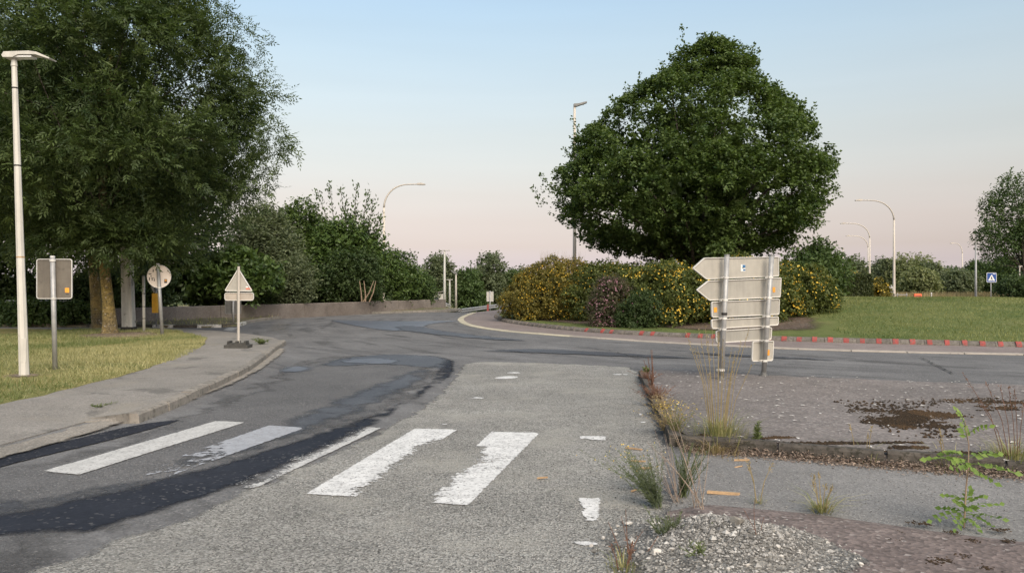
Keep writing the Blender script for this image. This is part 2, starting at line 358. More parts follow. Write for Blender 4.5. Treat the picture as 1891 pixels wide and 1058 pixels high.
M['orange'] = simple('orange_sticker', (.75, .33, .045), .5, var=.12, scale=30)
M['yellow'] = simple('yellow_sleeve', (.80, .42, .03), .5, var=.1, scale=6)
M['blue_st'] = simple('blue_sticker', (.05, .16, .32), .5, var=.2, scale=40); M['white_st'] = simple('white_sticker', (.75, .75, .72), .5)
M['red_st'] = simple('faded_red_sticker', (.6, .22, .15), .6, var=.2, scale=30)
M['ink'] = simple('dark_sticker_ink', (.05, .045, .04), .7)
M['sign_blue'] = simple('sign_blue', (.012, .06, .24), .4, var=.05); M['sign_white'] = simple('sign_white', (.78, .78, .76), .4, var=.03)
M['rubber'] = simple('recycled_rubber', (.06, .058, .052), .9, var=.3, scale=12, bmp=.5)
M['bark_y'] = asphalt('lichen_bark', (.12, .095, .060), (.28, .20, .055), .5, 22, bmp=1.0, dust=((.34, .235, .07), 1.6, .45, .8), spots=((.07, .06, .05), 6, .58, .8))
M['bark'] = asphalt('grey_bark', (.085, .07, .055), (.14, .12, .095), .5, 20, bmp=1.0)
M['twig'] = simple('dead_stem', (.30, .22, .15), .8, var=.2); M['dry'] = leaf_mat('dry_grass', (.24, .18, .09), (.44, .35, .19), .25)
M['twig_pale'] = simple('pale_dead_stem', (.28, .22, .17), .85, var=.3, scale=30); M['twig_red'] = leaf_mat('withered_dock', (.14, .07, .05), (.26, .15, .10), .2)
M['moss'] = leaf_mat('dark_moss', (.022, .016, .010), (.072, .044, .022), .05, .95)
M['litter'] = leaf_mat('leaf_litter', (.09, .06, .045), (.36, .28, .22), .1, .9)
M['wood'] = simple('split_wood', (.42, .28, .155), .8, var=.25, scale=30, bmp=.3); M['rail'] = simple('white_railing', (.40, .43, .42), .5)
M['stone_p'] = simple('pale_stone', (.47, .45, .41), .9, var=.2, scale=12, bmp=.4); M['stone_g'] = simple('grey_stone', (.26, .245, .215), .9, var=.25, scale=12, bmp=.5)
M['grit'] = leaf_mat('grit_grains', (.075, .072, .066), (.52, .50, .46), .02, .9)
M['disc'] = simple('pale_disc_back', (.74, .65, .57), .6, var=.05, scale=3); M['barrier'] = simple('orange_plastic', (.78, .13, .04), .5); M['roof'] = simple('grey_tile_roof', (.30, .27, .25), .85, var=.12, scale=.6, bmp=.3)
M['plaster'] = simple('pale_plaster', (.55, .52, .47), .9, var=.08, scale=.5); M['pane'] = simple('dark_glass', (.05, .06, .07), .15)
M['leaf_ash'] = leaf_mat('ash_leaves', (.024, .046, .016), (.112, .152, .048), .36)
M['leaf_horn'] = leaf_mat('hornbeam_leaves', (.022, .049, .012), (.135, .188, .050), .34)
M['leaf_mix'] = leaf_mat('shrub_leaves', (.036, .064, .020), (.105, .155, .045), .3)
M['leaf_laurel'] = leaf_mat('laurel_leaves', (.030, .060, .016), (.13, .19, .05), .25, .35)
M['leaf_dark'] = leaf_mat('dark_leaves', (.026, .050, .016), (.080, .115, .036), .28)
M['leaf_far'] = leaf_mat('haze_paled_leaves', (.075, .10, .052), (.17, .195, .10), .35)  # leaf colour paled to stand in for distance haze
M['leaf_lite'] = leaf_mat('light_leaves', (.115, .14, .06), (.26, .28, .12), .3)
M['leaf_hyp'] = leaf_mat('hypericum_leaves', (.040, .062, .016), (.150, .170, .045), .3); M['leaf_rust'] = leaf_mat('rusty_hypericum', (.06, .068, .018), (.26, .21, .045), .3)
M['leaf_spi'] = leaf_mat('spirea_leaves', (.042, .046, .024), (.125, .115, .062), .3)
M['fl_y'] = leaf_mat('yellow_petals', (.66, .40, .03), (.90, .72, .16), .2); M['fl_o'] = leaf_mat('amber_petals', (.48, .28, .025), (.80, .56, .09), .2); M['fl_p'] = leaf_mat('pink_petals', (.28, .13, .17), (.46, .27, .31), .2)
M['leaf_seed'] = leaf_mat('seedling_leaves', (.08, .15, .03), (.23, .32, .075), .35); M['weed'] = leaf_mat('weed_leaves', (.07, .10, .035), (.19, .22, .085), .3)
M['weed_blue'] = leaf_mat('toadflax_leaves', (.07, .095, .05), (.19, .21, .13), .3)
M['grass'] = leaf_mat('grass_blades', (.125, .16, .05), (.48, .425, .22), .3); M['grass_i'] = leaf_mat('island_blades', (.09, .135, .040), (.29, .285, .11), .3)
M['hedge'] = leaf_mat('hedge_leaves', (.022, .035, .010), (.075, .09, .026), .25)
#PART2
# ------------------------------------------------------------------ ground, road, pavements (pixel corners are unprojected onto the real ground plane)
def PX(l, z=0.0): return np.array([G(x, y, z)[:2] for x, y in l])
def arc(c, r, a0, a1, n): return [(c[0] + r * math.cos(R(t)), c[1] + r * math.sin(R(t))) for t in np.linspace(a0, a1, n)]
CEN = A(24.8, 41)
# roundabout kerb (outer foot) and apron edge: near side from the photo, far side closed round
kerb_near = smooth_line(PX([(935, 575), (914, 581), (911, 586), (925, 593.5), (958, 599), (1026, 607.5), (1094, 614), (1240, 622), (1420, 629), (1600, 634), (1760, 638), (1891, 641)]), 2)
far_isl = A(*[(21, 20.6), (28, 21.5), (36, 25), (42, 31), (45, 39), (44, 48), (39, 56), (30, 62), (18, 64.5), (8, 62), (2, 57)])
isl = smooth_line(np.concatenate([kerb_near, far_isl]), 1, True)
apr_near = smooth_line(PX([(872, 576.5), (856, 582), (843, 588.5), (853, 598), (882, 605), (935, 612), (999, 617), (1073, 622.5), (1168, 629), (1240, 633.5), (1420, 643), (1600, 649), (1760, 652.5), (1891, 655)]), 2)
far_apr = A(*[(20, 17.9), (29, 18.5), (38, 22.5), (45, 29.5), (48.5, 39), (47.5, 49.5), (41.5, 58.5), (31, 65), (18, 67.5), (6.5, 65), (-.5, 59)])
apr = smooth_line(np.concatenate([apr_near, far_apr]), 1, True)

def dip(x, y): return -.032 * np.clip(y - 51, 0, 22) * np.clip((3 - x) / 4, 0, 1) * np.clip((x + 6.2) / 2, 0, 1)     # the road exit sinks away behind the kerb
def terrain(x, y, sd=None):
    z = np.full(np.shape(x), -.06)
    fall = np.clip((y - 62) / 30, 0, 1) * np.clip((6 - x) / 10, 0, 1) * np.clip((x + 45) / 20, 0, 1)
    z = z + 1.25 * dip(x, y) - .12 * (dip(x, y) < 0) - 3.2 * fall * fall * (3 - 2 * fall)
    return z
gx = np.concatenate([np.linspace(-1500, -120, 10), np.linspace(-100, 130, 93), np.linspace(160, 1500, 10)])
gy = np.concatenate([[-60, -30, -12], np.linspace(0, 180, 73), np.linspace(220, 2500, 10)])
X_, Y_ = np.meshgrid(gx, gy); Vg = np.column_stack([X_.ravel(), Y_.ravel(), terrain(X_, Y_).ravel()])
nx = len(gx); Fg = np.array([(j * nx + i, j * nx + i + 1, (j + 1) * nx + i + 1, (j + 1) * nx + i) for j in range(len(gy) - 1) for i in range(nx - 1)])
tag(link('ground', mesh('ground', Vg, Fg, M['ground'], True)), kind='structure')
road_poly = A(*[(-60, -9), (75, -9), (75, 78), (6, 78), (1.5, 66), (-4, 61.5), (-60, 61.5)])
road = sheet('road', road_poly, lambda x, y, s: dip(x, y), 2.0, M['road'], kind='structure')
DZ = [0]
def decal(name, px, z, mat, res=.4, par=None, extra=None, sm=1):
    DZ[0] += 1; z = .003 + .001 * DZ[0]
    return sheet(name, smooth_line(PX(px, z), sm, True) if sm else PX(px, z), z, res, M[mat], par or road, 0, extra, 'structure')
decal('worn_lane', [(-700, 1090), (-300, 905), (0, 848), (260, 768), (420, 715), (520, 664), (560, 655), (700, 652), (860, 660), (840, 720), (700, 800), (560, 880), (300, 985), (0, 1110), (-500, 1300)], .004, 'lane', .5)
decal('gravel_lane', [(845, 672), (862, 667.5), (900, 665.5), (1000, 668), (1100, 672), (1192, 677), (1222, 760), (1262, 860), (1262, 960), (1240, 1060), (1220, 1400), (200, 1500), (-300, 1220), (0, 1060), (215, 985), (330, 950), (430, 905), (600, 835), (710, 784), (800, 730)], .008, 'gravel_lane', .3)
decal('tar_band', [(800, 656), (850, 661), (846, 690), (815, 712), (760, 748), (705, 783), (637, 815), (500, 880), (364, 930), (240, 968), (200, 990), (80, 985), (-150, 1010), (-300, 1010), (-200, 975), (0, 945), (182, 905), (364, 862), (500, 822), (637, 778), (705, 755), (770, 715), (800, 690)], .012, 'tar', .2)
decal('tar_smear', [(-300, 960), (0, 915), (182, 890), (420, 840), (540, 795), (640, 745), (700, 720), (770, 700), (760, 730), (600, 810), (360, 890), (100, 950), (-200, 1000)], .010, 'tar_thin', .3)
decal('tar_smear', [(555, 676), (620, 658), (700, 652), (800, 652), (850, 660), (835, 690), (800, 682), (700, 672), (640, 678)], .010, 'tar_thin', .3)
decal('tar_smear', [(430, 800), (600, 735), (720, 690), (800, 668), (820, 690), (740, 735), (640, 780), (480, 840), (300, 880), (280, 850)], .010, 'tar_thin', .3)
decal('gutter_tar', [(-260, 905), (0, 842), (150, 805), (250, 782), (330, 772.5), (345, 773), (205, 812), (0, 860), (-200, 925)], .012, 'tar_strip', .1)
decal('kerbside_tar', [(330, 755), (430, 722), (500, 690), (530, 665), (560, 672), (540, 700), (440, 735), (370, 758)], .010, 'tar_thin', .3)
decal('seam_ridge', [(845, 690), (851, 691), (812, 728), (740, 778), (690, 803), (683, 800), (730, 775), (800, 727)], .012, 'ridge', .12)
decal('dust_edge', [(450, 600), (560, 585), (560, 610), (570, 640), (545, 670), (480, 700), (420, 690), (500, 650), (525, 635), (480, 618)], .004, 'dust', .5)
decal('smooth_patch', [(490, 684), (520, 674), (580, 672), (600, 680), (560, 687), (510, 690)], .010, 'sky_sheen', .2)
decal('smooth_patch', [(600, 668), (640, 660), (710, 658), (765, 664), (740, 672), (660, 672)], .010, 'sky_sheen', .2)
decal('ring_patch', [(880, 590), (720, 592), (590, 588), (640, 600), (720, 612), (790, 608), (800, 596)], .006, 'sky_sheen', .6)
decal('ring_streak', [(830, 646), (1000, 640), (1250, 655), (1380, 660), (1250, 663), (1000, 652)], .006, 'tar_thin', .4)
decal('ring_streak', [(1180, 640), (1300, 648), (1500, 658), (1640, 668), (1480, 664), (1300, 656)], .006, 'tar_thin', .4)
decal('ring_streak', [(700, 605), (760, 598), (860, 614), (1000, 628), (960, 630), (830, 622)], .006, 'tar_thin', .4)
decal('ring_joint', [(1556, 640), (1566, 640), (1600, 668), (1620, 692), (1608, 692), (1585, 665)], .008, 'tar_thin', .15)
def crack(px, w=.03):
    c = resample(smooth_line(PX(px), 1), .12); c = c + RG.normal(size=c.shape) * .018; T = norm(np.gradient(c, axis=0)); n = np.stack([-T[:, 1], T[:, 0]], 1); ww = (w * .5 * RG.uniform(.6, 1.3, len(c)))[:, None]
    DZ[0] += 1; z = .003 + .001 * DZ[0]; V = np.concatenate([np.column_stack([c + n * ww, np.full(len(c), z)]), np.column_stack([c - n * ww, np.full(len(c), z)])]); k = len(c)
    o = link('road_crack', mesh('road_crack', V, [(i, k + i, k + i + 1, i + 1) for i in range(k - 1)], M['crack'], False, {'sd': np.full(2 * k, .06)}), road); o['kind'] = 'structure'
for c_ in ([(540, 640), (640, 648), (760, 650), (870, 652)], [(470, 612), (600, 622), (720, 624), (840, 634), (1000, 655)], [(560, 598), (700, 612), (800, 617)], [(1000, 632), (1120, 645), (1180, 662)], [(1380, 648), (1560, 662), (1720, 672)], [(1700, 660), (1760, 690)]): crack(c_)
# zebra crossing: six worn stripes, each its own sheet of paint
zebra = bpy.data.objects.new('zebra_crossing', None); COL.objects.link(zebra); zebra['kind'] = 'structure'
def stripe(px, wear, mat='paint'):
    P = PX(px, .0125); p0, p1, p3 = P[0], P[1], P[3]; e1, e2 = p1 - p0, p3 - p0; Mi = np.linalg.inv(np.column_stack([e1, e2]))
    def fn(x, y, sd):
        q = (np.column_stack([x, y]) - p0) @ Mi.T; return np.clip(wear(q[:, 0], q[:, 1]), 0, 1)   # u across left to right, v near to far
    return sheet('stripe', P, .0125, .07, M[mat], zebra, 0, {'wear': fn})
stripe([(73, 869), (146, 876), (457, 778), (398, 775)], lambda u, v: .12 + .14 * v, 'paint_old')
stripe([(218, 879), (291, 887), (568, 788), (496, 783)], lambda u, v: .62 - .50 * np.clip((v - .25) * 2, 0, 1) + .12 * (1 - u), 'paint_grey')
stripe([(400, 897), (473, 901), (709, 788), (650, 785)], lambda u, v: .70 - .36 * np.clip((u - .62) * 3.5, 0, 1) + .25 * np.clip((.35 - u) * 3, 0, 1) + .06 * (1 - v), 'paint_old')
stripe([(558, 911), (662, 917), (849, 791), (764, 789)], lambda u, v: .16 + .60 * np.clip((u - .50) * 2.2, 0, 1) * np.clip((.95 - v) * 4, 0, 1))
stripe([(762, 925), (868, 933), (1001, 797), (905, 795)], lambda u, v: .20 + .74 * np.clip((.55 - u) * 2.0, 0, 1) * (v < .72) + .25 * (v > .4) * (v < .6))
stripe([(1035, 958), (1110, 963), (1122, 803), (1068, 803)], lambda u, v: np.where(((v < .20) & (u > .66 - v * 1.5)) | (v > .94), .36, 1.0))
for x0, y0, w, h in [(950, 687, 32, 3), (935, 696, 45, 5), (880, 733, 36, 3), (822, 782, 28, 3), (1182, 764, 16, 4), (1140, 690, 22, 2), (1188, 778, 18, 4), (1170, 795, 16, 3),
                     (1080, 1000, 50, 12), (1090, 1030, 45, 9), (700, 930, 22, 3), (640, 985, 20, 3), (1155, 690, 14, 2), (560, 960, 14, 2), (1050, 948, 20, 5)]:
    q = []
    for k in range(9):
        a = k * 2 * math.pi / 9; rr = random.uniform(.65, 1.15); q.append((x0 + w * .6 * rr * math.cos(a), y0 + h * .7 * rr * math.sin(a)))
    sheet('paint_remnant', PX(q, .0125), .0125, .08, M['paint'], road, 0, {'wear': lambda x, y, s: np.full(len(x), .33)}, 'structure')

# ---- left pavement, its kerb, the lawn
side_out = [(520, 628), (512, 634), (494, 645), (478, 658), (440, 682), (370, 712), (300, 742), (238, 765)]
so_w = PX(side_out, .11); low = PX([(165, 775), (0, 820), (-260, 885), (-700, 990)], .015)
back_px = [(-500, 604), (-100, 604), (150, 604.5), (290, 604.5), (340, 606), (405, 611), (455, 616), (500, 622)]
side_poly = np.concatenate([so_w, low, A((-14, 5)), PX(back_px, .10)])
ko = so_w[-1]
def side_z(x, y, sd):
    d = segdist(np.column_stack([x, y]), np.concatenate([so_w[-1:], low]), False)
    side = np.clip((ko[0] + .1 - x) / .7, 0, 1); side = side * side * (3 - 2 * side)
    t = np.clip(d / 1.6, 0, 1)
    back = np.clip((y - 28) / 4, 0, 1) * np.clip((-9 - x) / 3, 0, 1) * 0
    return .115 - .10 * side * (1 - t)
sheet('pavement', side_poly, side_z, .35, M['sidewalk'], None, .15, None, 'structure')
lawn_px = [(-420, 838), (0, 742), (100, 722), (200, 698), (280, 676), (335, 657), (368, 642), (381, 629), (374, 620), (345, 613), (300, 608.5), (240, 607), (100, 606), (-300, 606)]
lawn_poly = resample(smooth_line(PX(lawn_px, .13), 1, True), .25, True); lawn_poly = lawn_poly + np.random.default_rng(3).normal(size=lawn_poly.shape) * .045
def lawn_z(x, y, sd): return .118 + .05 * np.clip(sd / .8, 0, 1) + .025 * np.sin(x * .9) * np.sin(y * .7 + 1)
lawn = sheet('lawn', lawn_poly, lawn_z, .5, M['lawn'], None, .1, None, 'structure')
for nm, cx, cy, rx, ry in [('worn_soil', -12.9, 25.2, 1.6, 1.5), ('worn_soil', -8.57, 13.45, .55, .45)]:
    q = A(*[(cx + rx * math.cos(t) * random.uniform(.8, 1.1), cy + ry * math.sin(t) * random.uniform(.8, 1.1)) for t in np.linspace(0, 6.0, 14)])
    sheet(nm, q, lambda x, y, s: lawn_z(x, y, np.full(len(x), 1.)) + .012, .2, M['bare_lawn'], lawn, 0, None, 'structure')
kerb_l = bpy.data.objects.new('kerb', None); COL.objects.link(kerb_l); kerb_l['kind'] = 'structure'
kl = resample(smooth_line(so_w, 2), .98)
prof = [(-.02, -.05), (-.02, .135), (.10, .135), (.125, .112), (.135, -.05)]
def stones(path, par, prof, mats, name='kerb_stone', gap=.008, jit=.006, sub=3):
    out = []
    for i in range(len(path) - 1):
        a, b = path[i], path[i + 1]; d = (b - a) / max(np.linalg.norm(b - a), 1e-6)
        seg = np.stack([a + d * gap, b - d * gap]); dz = random.uniform(-jit, jit); do = random.uniform(-jit, jit)
        V, Fs = sweep_prism(seg, [(o + do, z + dz if z > 0 else z) for o, z in prof])
        m = mats(i) if callable(mats) else mats
        out.append(link(name, mesh(name, V, Fs, m), par))
    return out
prof_l = [(-p, z) for p, z in prof][::-1]
stones(kl, kerb_l, prof_l, M['kerb'])
# dropped-kerb ramp stone where the kerb sinks to the road
e0 = kl[-1]; e1 = PX([(168, 772)], .02)[0]; e2 = PX([(20, 815)], .01)[0]
nn = norm(A(*(e1 - e0)))[[1, 0]] * A(-1, 1)
def wedge(a, b, za, zb, w=.15):
    d = norm(b - a); n = A(d[1], -d[0]); V = []
    for p, z in ((a, za), (b, zb)): V += [[*(p - n * .02), -.05], [*(p - n * .02), z], [*(p + n * w), z], [*(p + n * w), -.05]]
    return np.array(V), [(0, 1, 2, 3), (7, 6, 5, 4), (1, 5, 6, 2), (2, 6, 7, 3), (0, 4, 5, 1), (3, 7, 4, 0)]
V, Fs = wedge(e0, e1, .135, .03); link('kerb_stone', mesh('kerb_stone', V, Fs, M['kerb']), kerb_l)
decal('dusty_gutter', [(512, 630), (530, 640), (531, 647), (520, 657), (482, 686), (400, 724), (300, 757), (258, 771), (150, 807), (0, 848), (-300, 925), (-300, 890), (0, 822), (160, 776), (240, 764), (360, 712), (470, 660), (500, 640)], .014, 'gutter', .25)

# ---- far verge with its kerb and the long concrete wall
ver_px = [(-400, 603), (100, 603), (262, 603.5), (310, 604.5), (400, 604.5), (446, 601.5), (452, 597.5), (490, 590), (560, 583.5), (640, 580), (740, 577), (820, 574.5), (846, 571.5)]
ver_w = smooth_line(PX(ver_px, .0), 2)
wall_a, wall_b = G(200, 604, 0)[:2], G(823, 571.5, 0)[:2]
wd = norm(wall_b - wall_a); wn = A(wd[1], -wd[0])
ver_poly = np.concatenate([ver_w, A((-4.8, 61), (-6.5, 64), (-40, 62), (-60, 55), (-60, 36))])
def ver_z(x, y, sd):
    d = np.clip((np.column_stack([x, y]) - wall_a) @ (-wn) + 1.5, 0, 3) / 3
    return .10 + .12 * np.clip(sd / 1.5, 0, 1) * (d > 0) + .04 * np.sin(x * 1.3) * np.sin(y * 1.1)
verge = sheet('verge', ver_poly, ver_z, .8, M['verge'], None, .2, None, 'structure')
kerb_v = bpy.data.objects.new('verge_kerb', None); COL.objects.link(kerb_v); kerb_v['kind'] = 'structure'
kv = resample(ver_w, 1.0); kv = kv[(kv[:, 0] > -19)]
def vm(i):
    x = kv[i][0] * F / kv[i][1] + HX
    return M['white_kerb'] if (270 < x < 312 or 348 < x < 385 or 425 < x < 450) else M['kerb_dark'] if x < 450 else M['kerb']
stones(kv, kerb_v, [(-.15, -.05), (-.15, .13), (.0, .13), (.02, .11), (.03, -.05)], vm)
small_z = bpy.data.objects.new('zebra_crossing', None); COL.objects.link(small_z); small_z['kind'] = 'structure'
for k in range(5):
    x0, y0 = 402 + k * 2.5, 612.5 - k * 2.0
    sheet('stripe', PX([(x0, y0), (x0 + 21, y0 + 1.0), (x0 + 30, y0 + .1), (x0 + 10, y0 - .75)], .006), .006, .25, M['paint'], small_z, 0, {'wear': lambda x, y, s: np.full(len(x), .15)})
wt_ = thing('concrete_wall', 'long low weathered concrete wall with moss stains below the bushes', 'wall', (*wall_a, 0))
L = np.linalg.norm(wall_b - wall_a); n_pan = 9
for i in range(n_pan):
    a, b = wall_a + wd * (L * i / n_pan + .008), wall_a + wd * (L * (i + 1) / n_pan - .008); w = random.uniform(-.012, .012); h = .80 + random.uniform(-.012, .012)
    part('wall_panel', wt_, sweep_prism(np.stack([a, b]), [(w, 0), (w, h - .03), (w - .03, h), (w - .22, h), (w - .25, h - .03), (w - .25, 0)]), M['wall'])

# ---- roundabout: apron, edge slabs, toothed kerb, planted mound
sheet('roundabout_apron', apr, .012, 1.2, M['apron'], None, 0, None, 'structure')
def isl_z(x, y, sd):
    t = np.clip(sd / 17.0, 0, 1); return .13 + .98 * t * t * (3 - 2 * t) + .03 * np.clip(sd, 0, 1) * np.sin(x * .6) * np.sin(y * .5)
ir = resample(isl, .6, True); it = norm(np.roll(ir, -1, 0) - np.roll(ir, 1, 0)); isl_in = ir + np.stack([-it[:, 1], it[:, 0]], 1) * .27
isl_in = isl_in[inside(isl_in, isl)]
mound = sheet('island_lawn', isl_in, lambda x, y, s: isl_z(x, y, s + .27), 1.0, M['island_lawn'], None, .2, None, 'structure')
def izp(x, y): p = A((x, y)); return float(isl_z(p[:, 0], p[:, 1], segdist(p, resample(isl, .5, True)) * inside(p, isl))[0])
bare_poly = smooth_line(A((-.9, 48), (-.5, 41), (1.2, 34.8), (3.2, 31.2), (6, 28), (9, 26.2), (11.6, 26.8), (12.6, 30), (12, 40), (10, 47), (3, 50)), 2, True)
isl_r = resample(isl, .5, True)
bare_poly = bare_poly[inside(bare_poly, isl)]
sheet('bare_soil', bare_poly, lambda x, y, s: isl_z(x, y, segdist(np.column_stack([x, y]), isl_r)) + .02, .6, M['bare'], mound, 0, None, 'structure')
edge = bpy.data.objects.new('apron_edge', None); COL.objects.link(edge); edge['kind'] = 'structure'
pe = resample(np.concatenate([apr_near, far_apr[:2]]), 1.35)
stones(pe, edge, [(-.30, -.03), (-.30, .03), (-.01, .03), (.02, .012), (.02, -.03)], lambda i: M['edge_cream'] if pe[i][0] < 1.2 else M['edge_pale'], 'edge_slab', .012, .004)
kb = bpy.data.objects.new('roundabout_kerb', None); COL.objects.link(kb); kb['kind'] = 'structure'
kp = resample(np.concatenate([kerb_near, far_isl[:3]]), .92)
stones(kp, kb, [(-.30, -.03), (-.30, .15), (-.13, .15), (-.02, .05), (.0, .0), (.0, -.03)], M['kerb_rb'], 'kerb_stone', .006, .004)
tp = resample(np.concatenate([kerb_near, far_isl[:2]]), .455); tt = norm(np.gradient(tp, axis=0))
teeth = [p for p in range(2, len(tp) - 1)]
for k in teeth:
    p, d = tp[k], tt[k]; px = p[0] * F / p[1] + HX
    red = px > 1060 and p[1] < 33 and not (px < 1250 and random.random() < .4)
    if p[1] > 47: continue
    w, h = (.072 if red else .12) * random.uniform(.85, 1.1), random.uniform(.9, 1.08)
    V, Fs = sweep_prism(np.stack([p - d * w, p + d * w]), [(-.15, .04), (-.15, .165 * h), (-.11, .165 * h), (-.02, .085 * h), (-.005, .02)])
    link('kerb_tooth', mesh('kerb_tooth', V, Fs, M['red'] if red else M['kerb_grey']), kb)

# ---- right-hand traffic island: raised slab, sunken path, near slab
ZS = .12
slab_px = [(1196, 678), (1188, 683), (1222, 740), (1258, 806), (1400, 815), (1600, 832), (1800, 846), (2100, 868), (2700, 900), (2700, 745), (2300, 722), (1891, 707), (1600, 697), (1400, 688), (1260, 681)]
slab_w = smooth_line(PX(slab_px, ZS), 1, True)
sheet('traffic_island', slab_w, lambda x, y, s: ZS - .03 * np.clip((.12 - s) / .12, 0, 1) + .006 * np.sin(x * 1.7) * np.sin(y * 2.1), .25, M['slab'], None, .16, None, 'structure')
front = smooth_line(PX([(1256, 805), (1400, 814), (1600, 831), (1800, 845), (2100, 867)], ZS), 1)
kf = bpy.data.objects.new('island_kerb', None); COL.objects.link(kf); kf['kind'] = 'structure'
stones(resample(front, .95), kf, [(-.06, -.02), (-.06, .128), (.03, .128), (.055, .10), (.065, -.02)], M['kerb_dark'], 'kerb_stone', .014, .014)
sk = resample(smooth_line(PX([(1190, 684), (1222, 740), (1256, 804)], ZS), 1), .95)
stones(sk, kf, [(-.03, -.02), (-.03, .105), (.06, .128), (.12, .128), (.12, -.02)][::-1], M['kerb_dark'])
path_px = [(1258, 845), (1330, 835), (1600, 856), (1900, 885), (2600, 960), (2600, 1120), (1891, 1010), (1720, 985), (1500, 955), (1300, 940), (1235, 960)]
sheet('asphalt_path', PX(path_px, .006), .006, .3, M['path'], None, 0, None, 'structure')
near_px = [(1232, 938), (1300, 925), (1420, 935), (1500, 943), (1720, 974), (1891, 993), (2700, 1085), (2700, 1600), (1240, 1600), (1215, 1060)]
sheet('concrete_slab', PX(near_px, .035), lambda x, y, s: .035 - .02 * np.clip((.06 - s) / .06, 0, 1) + .004 * np.sin(x * 3) * np.sin(y * 2.6), .15, M['slab_near'], None, .06, None, 'structure')
# gravel heap
hc = G(1352, 1014, .04)[:2]
def heap_z(x, y, s=None):
    dx, dy = (x - hc[0]) / .72, (y - hc[1]) / .64; r = np.sqrt(dx * dx + dy * dy)
    return .03 + .21 * np.exp(-(r * 1.55) ** 2) + .03 * np.exp(-(r * .8) ** 2) * np.sin(x * 9) * np.sin(y * 8 + 1) - .05 * np.clip(r - .85, 0, 1)
hp = A(*[(hc[0] + .95 * math.cos(t) * (1 + .12 * math.sin(3 * t + 1)), hc[1] + .85 * math.sin(t) * (1 + .1 * math.sin(2 * t))) for t in np.linspace(0, 2 * math.pi, 40, endpoint=False)])
heap = sheet('gravel_heap', hp, heap_z, .05, M['heap'], None, .06)
tag(heap, 'low heap of grey grit and broken white stones beside the road', 'gravel heap')

# ------------------------------------------------------------------ vegetation builders
def sinnoise(x, y, s, seed):
    r = np.random.default_rng(seed); v = 0
    for k in range(6):
        a = r.uniform(0, 6.28); f = s * r.uniform(.5, 2.2); v = v + np.sin((x * math.cos(a) + y * math.sin(a)) * f + r.uniform(0, 6.28))
    return v / 6
def quads(p, a, n, L, Wd, tint):          # diamond leaves: base p, axis a, normal n
    a = norm(a); s = norm(np.cross(n, a)); L = np.reshape(L, (-1, 1)); Wd = np.reshape(Wd, (-1, 1)); N_ = len(p)
    nn_ = np.cross(a, s)
    V = np.empty((N_, 4, 3)); V[:, 0] = p; V[:, 1] = p + a * L * .45 + s * Wd * .5 + nn_ * Wd * .12; V[:, 2] = p + a * L; V[:, 3] = p + a * L * .45 - s * Wd * .5 + nn_ * Wd * .12
    return V.reshape(-1, 3), np.arange(N_ * 4).reshape(-1, 4), np.repeat(tint, 4)
def rnd_dir(n): return norm(RG.normal(size=(n, 3)))
def twigs(lumps, n_twig, per, Lt, up=.35, inner=.55, outer=1.05, shell=2.2, squash=1.0):
    """leaf bases along short twigs that fill a set of lumps (cx, cy, cz, r)"""
    lumps = np.asarray(lumps); w = lumps[:, 3] ** 2; k = RG.choice(len(lumps), n_twig, p=w / w.sum())
    d = norm(rnd_dir(n_twig) + A(0, 0, up)); rr = inner + (outer - inner) * RG.random(n_twig) ** (1 / shell)
    st = lumps[k, :3] + d * A(1, 1, squash) * (lumps[k, 3] * rr)[:, None]
    td = norm(d + A(0, 0, up) + .55 * RG.normal(size=(n_twig, 3)))
    t = RG.random((n_twig, per)); jit = RG.normal(size=(n_twig, per, 3)) * .16 * Lt
    P = st[:, None] + td[:, None] * (t * Lt)[..., None] + jit
    D = np.repeat(d[:, None], per, 1); T = np.repeat(td[:, None], per, 1)
    lumptint = RG.normal(size=len(lumps)) * .10
    tn = np.repeat((lumptint[k] + RG.normal(size=n_twig) * .10)[:, None], per, 1) + .45 + RG.normal(size=(n_twig, per)) * .13 + .12 * t
    return P.reshape(-1, 3), D.reshape(-1, 3), T.reshape(-1, 3), np.clip(tn.ravel(), 0, 1)
def foliage(lumps, n_twig, per, Lt, L, Wd, up=.35, flat=.6, droop=0.0, **kw):
    P, D, T, tn = twigs(lumps, n_twig, per, Lt, up, **kw); N_ = len(P)
    n = norm(D * .5 + A(0, 0, flat) + .6 * RG.normal(size=(N_, 3))); a = T * .5 + rnd_dir(N_) * .9 + A(0, 0, -droop); a = a - n * (a * n).sum(1)[:, None]
    s = RG.uniform(.7, 1.25, N_)
    return quads(P, a, n, L * s, Wd * s, tn)
def pinnate(lumps, n_leaf, L=.26, lw=.034, ll=.10, up=.2, droop=.45, pairs=3, **kw):
    P, D, T, tn = twigs(lumps, n_leaf // 6, 6, .5, up, **kw); N_ = len(P)
    a = norm(T * .6 + D * .5 + rnd_dir(N_) * .7 + A(0, 0, -droop)); n = norm(A(0, 0, .7) + D * .4 + .5 * RG.normal(size=(N_, 3))); s = norm(np.cross(n, a))
    Vs, ts = [], []; q = RG.uniform(.75, 1.2, N_)[:, None]
    for i in range(pairs):
        b = P + a * L * q * (.25 + .7 * i / pairs)
        for sg in (-1, 1):
            V, _, t = quads(b, a * .75 + s * sg * .8 + A(0, 0, -.15), n, (ll * q).ravel() , (lw * q).ravel(), tn); Vs.append(V); ts.append(t)
    V, _, t = quads(P + a * L * q * .92, a, n, (ll * q).ravel(), (lw * q).ravel(), tn); Vs.append(V); ts.append(t)
    V = np.concatenate(Vs); return V, np.arange(len(V)).reshape(-1, 4), np.concatenate(ts)
def cat(*fs):
    o, V, Q, T = 0, [], [], []
    for v, f, t in fs: V.append(v); Q.append(f + o); T.append(t); o += len(v)
    return np.concatenate(V), np.concatenate(Q), np.concatenate(T)
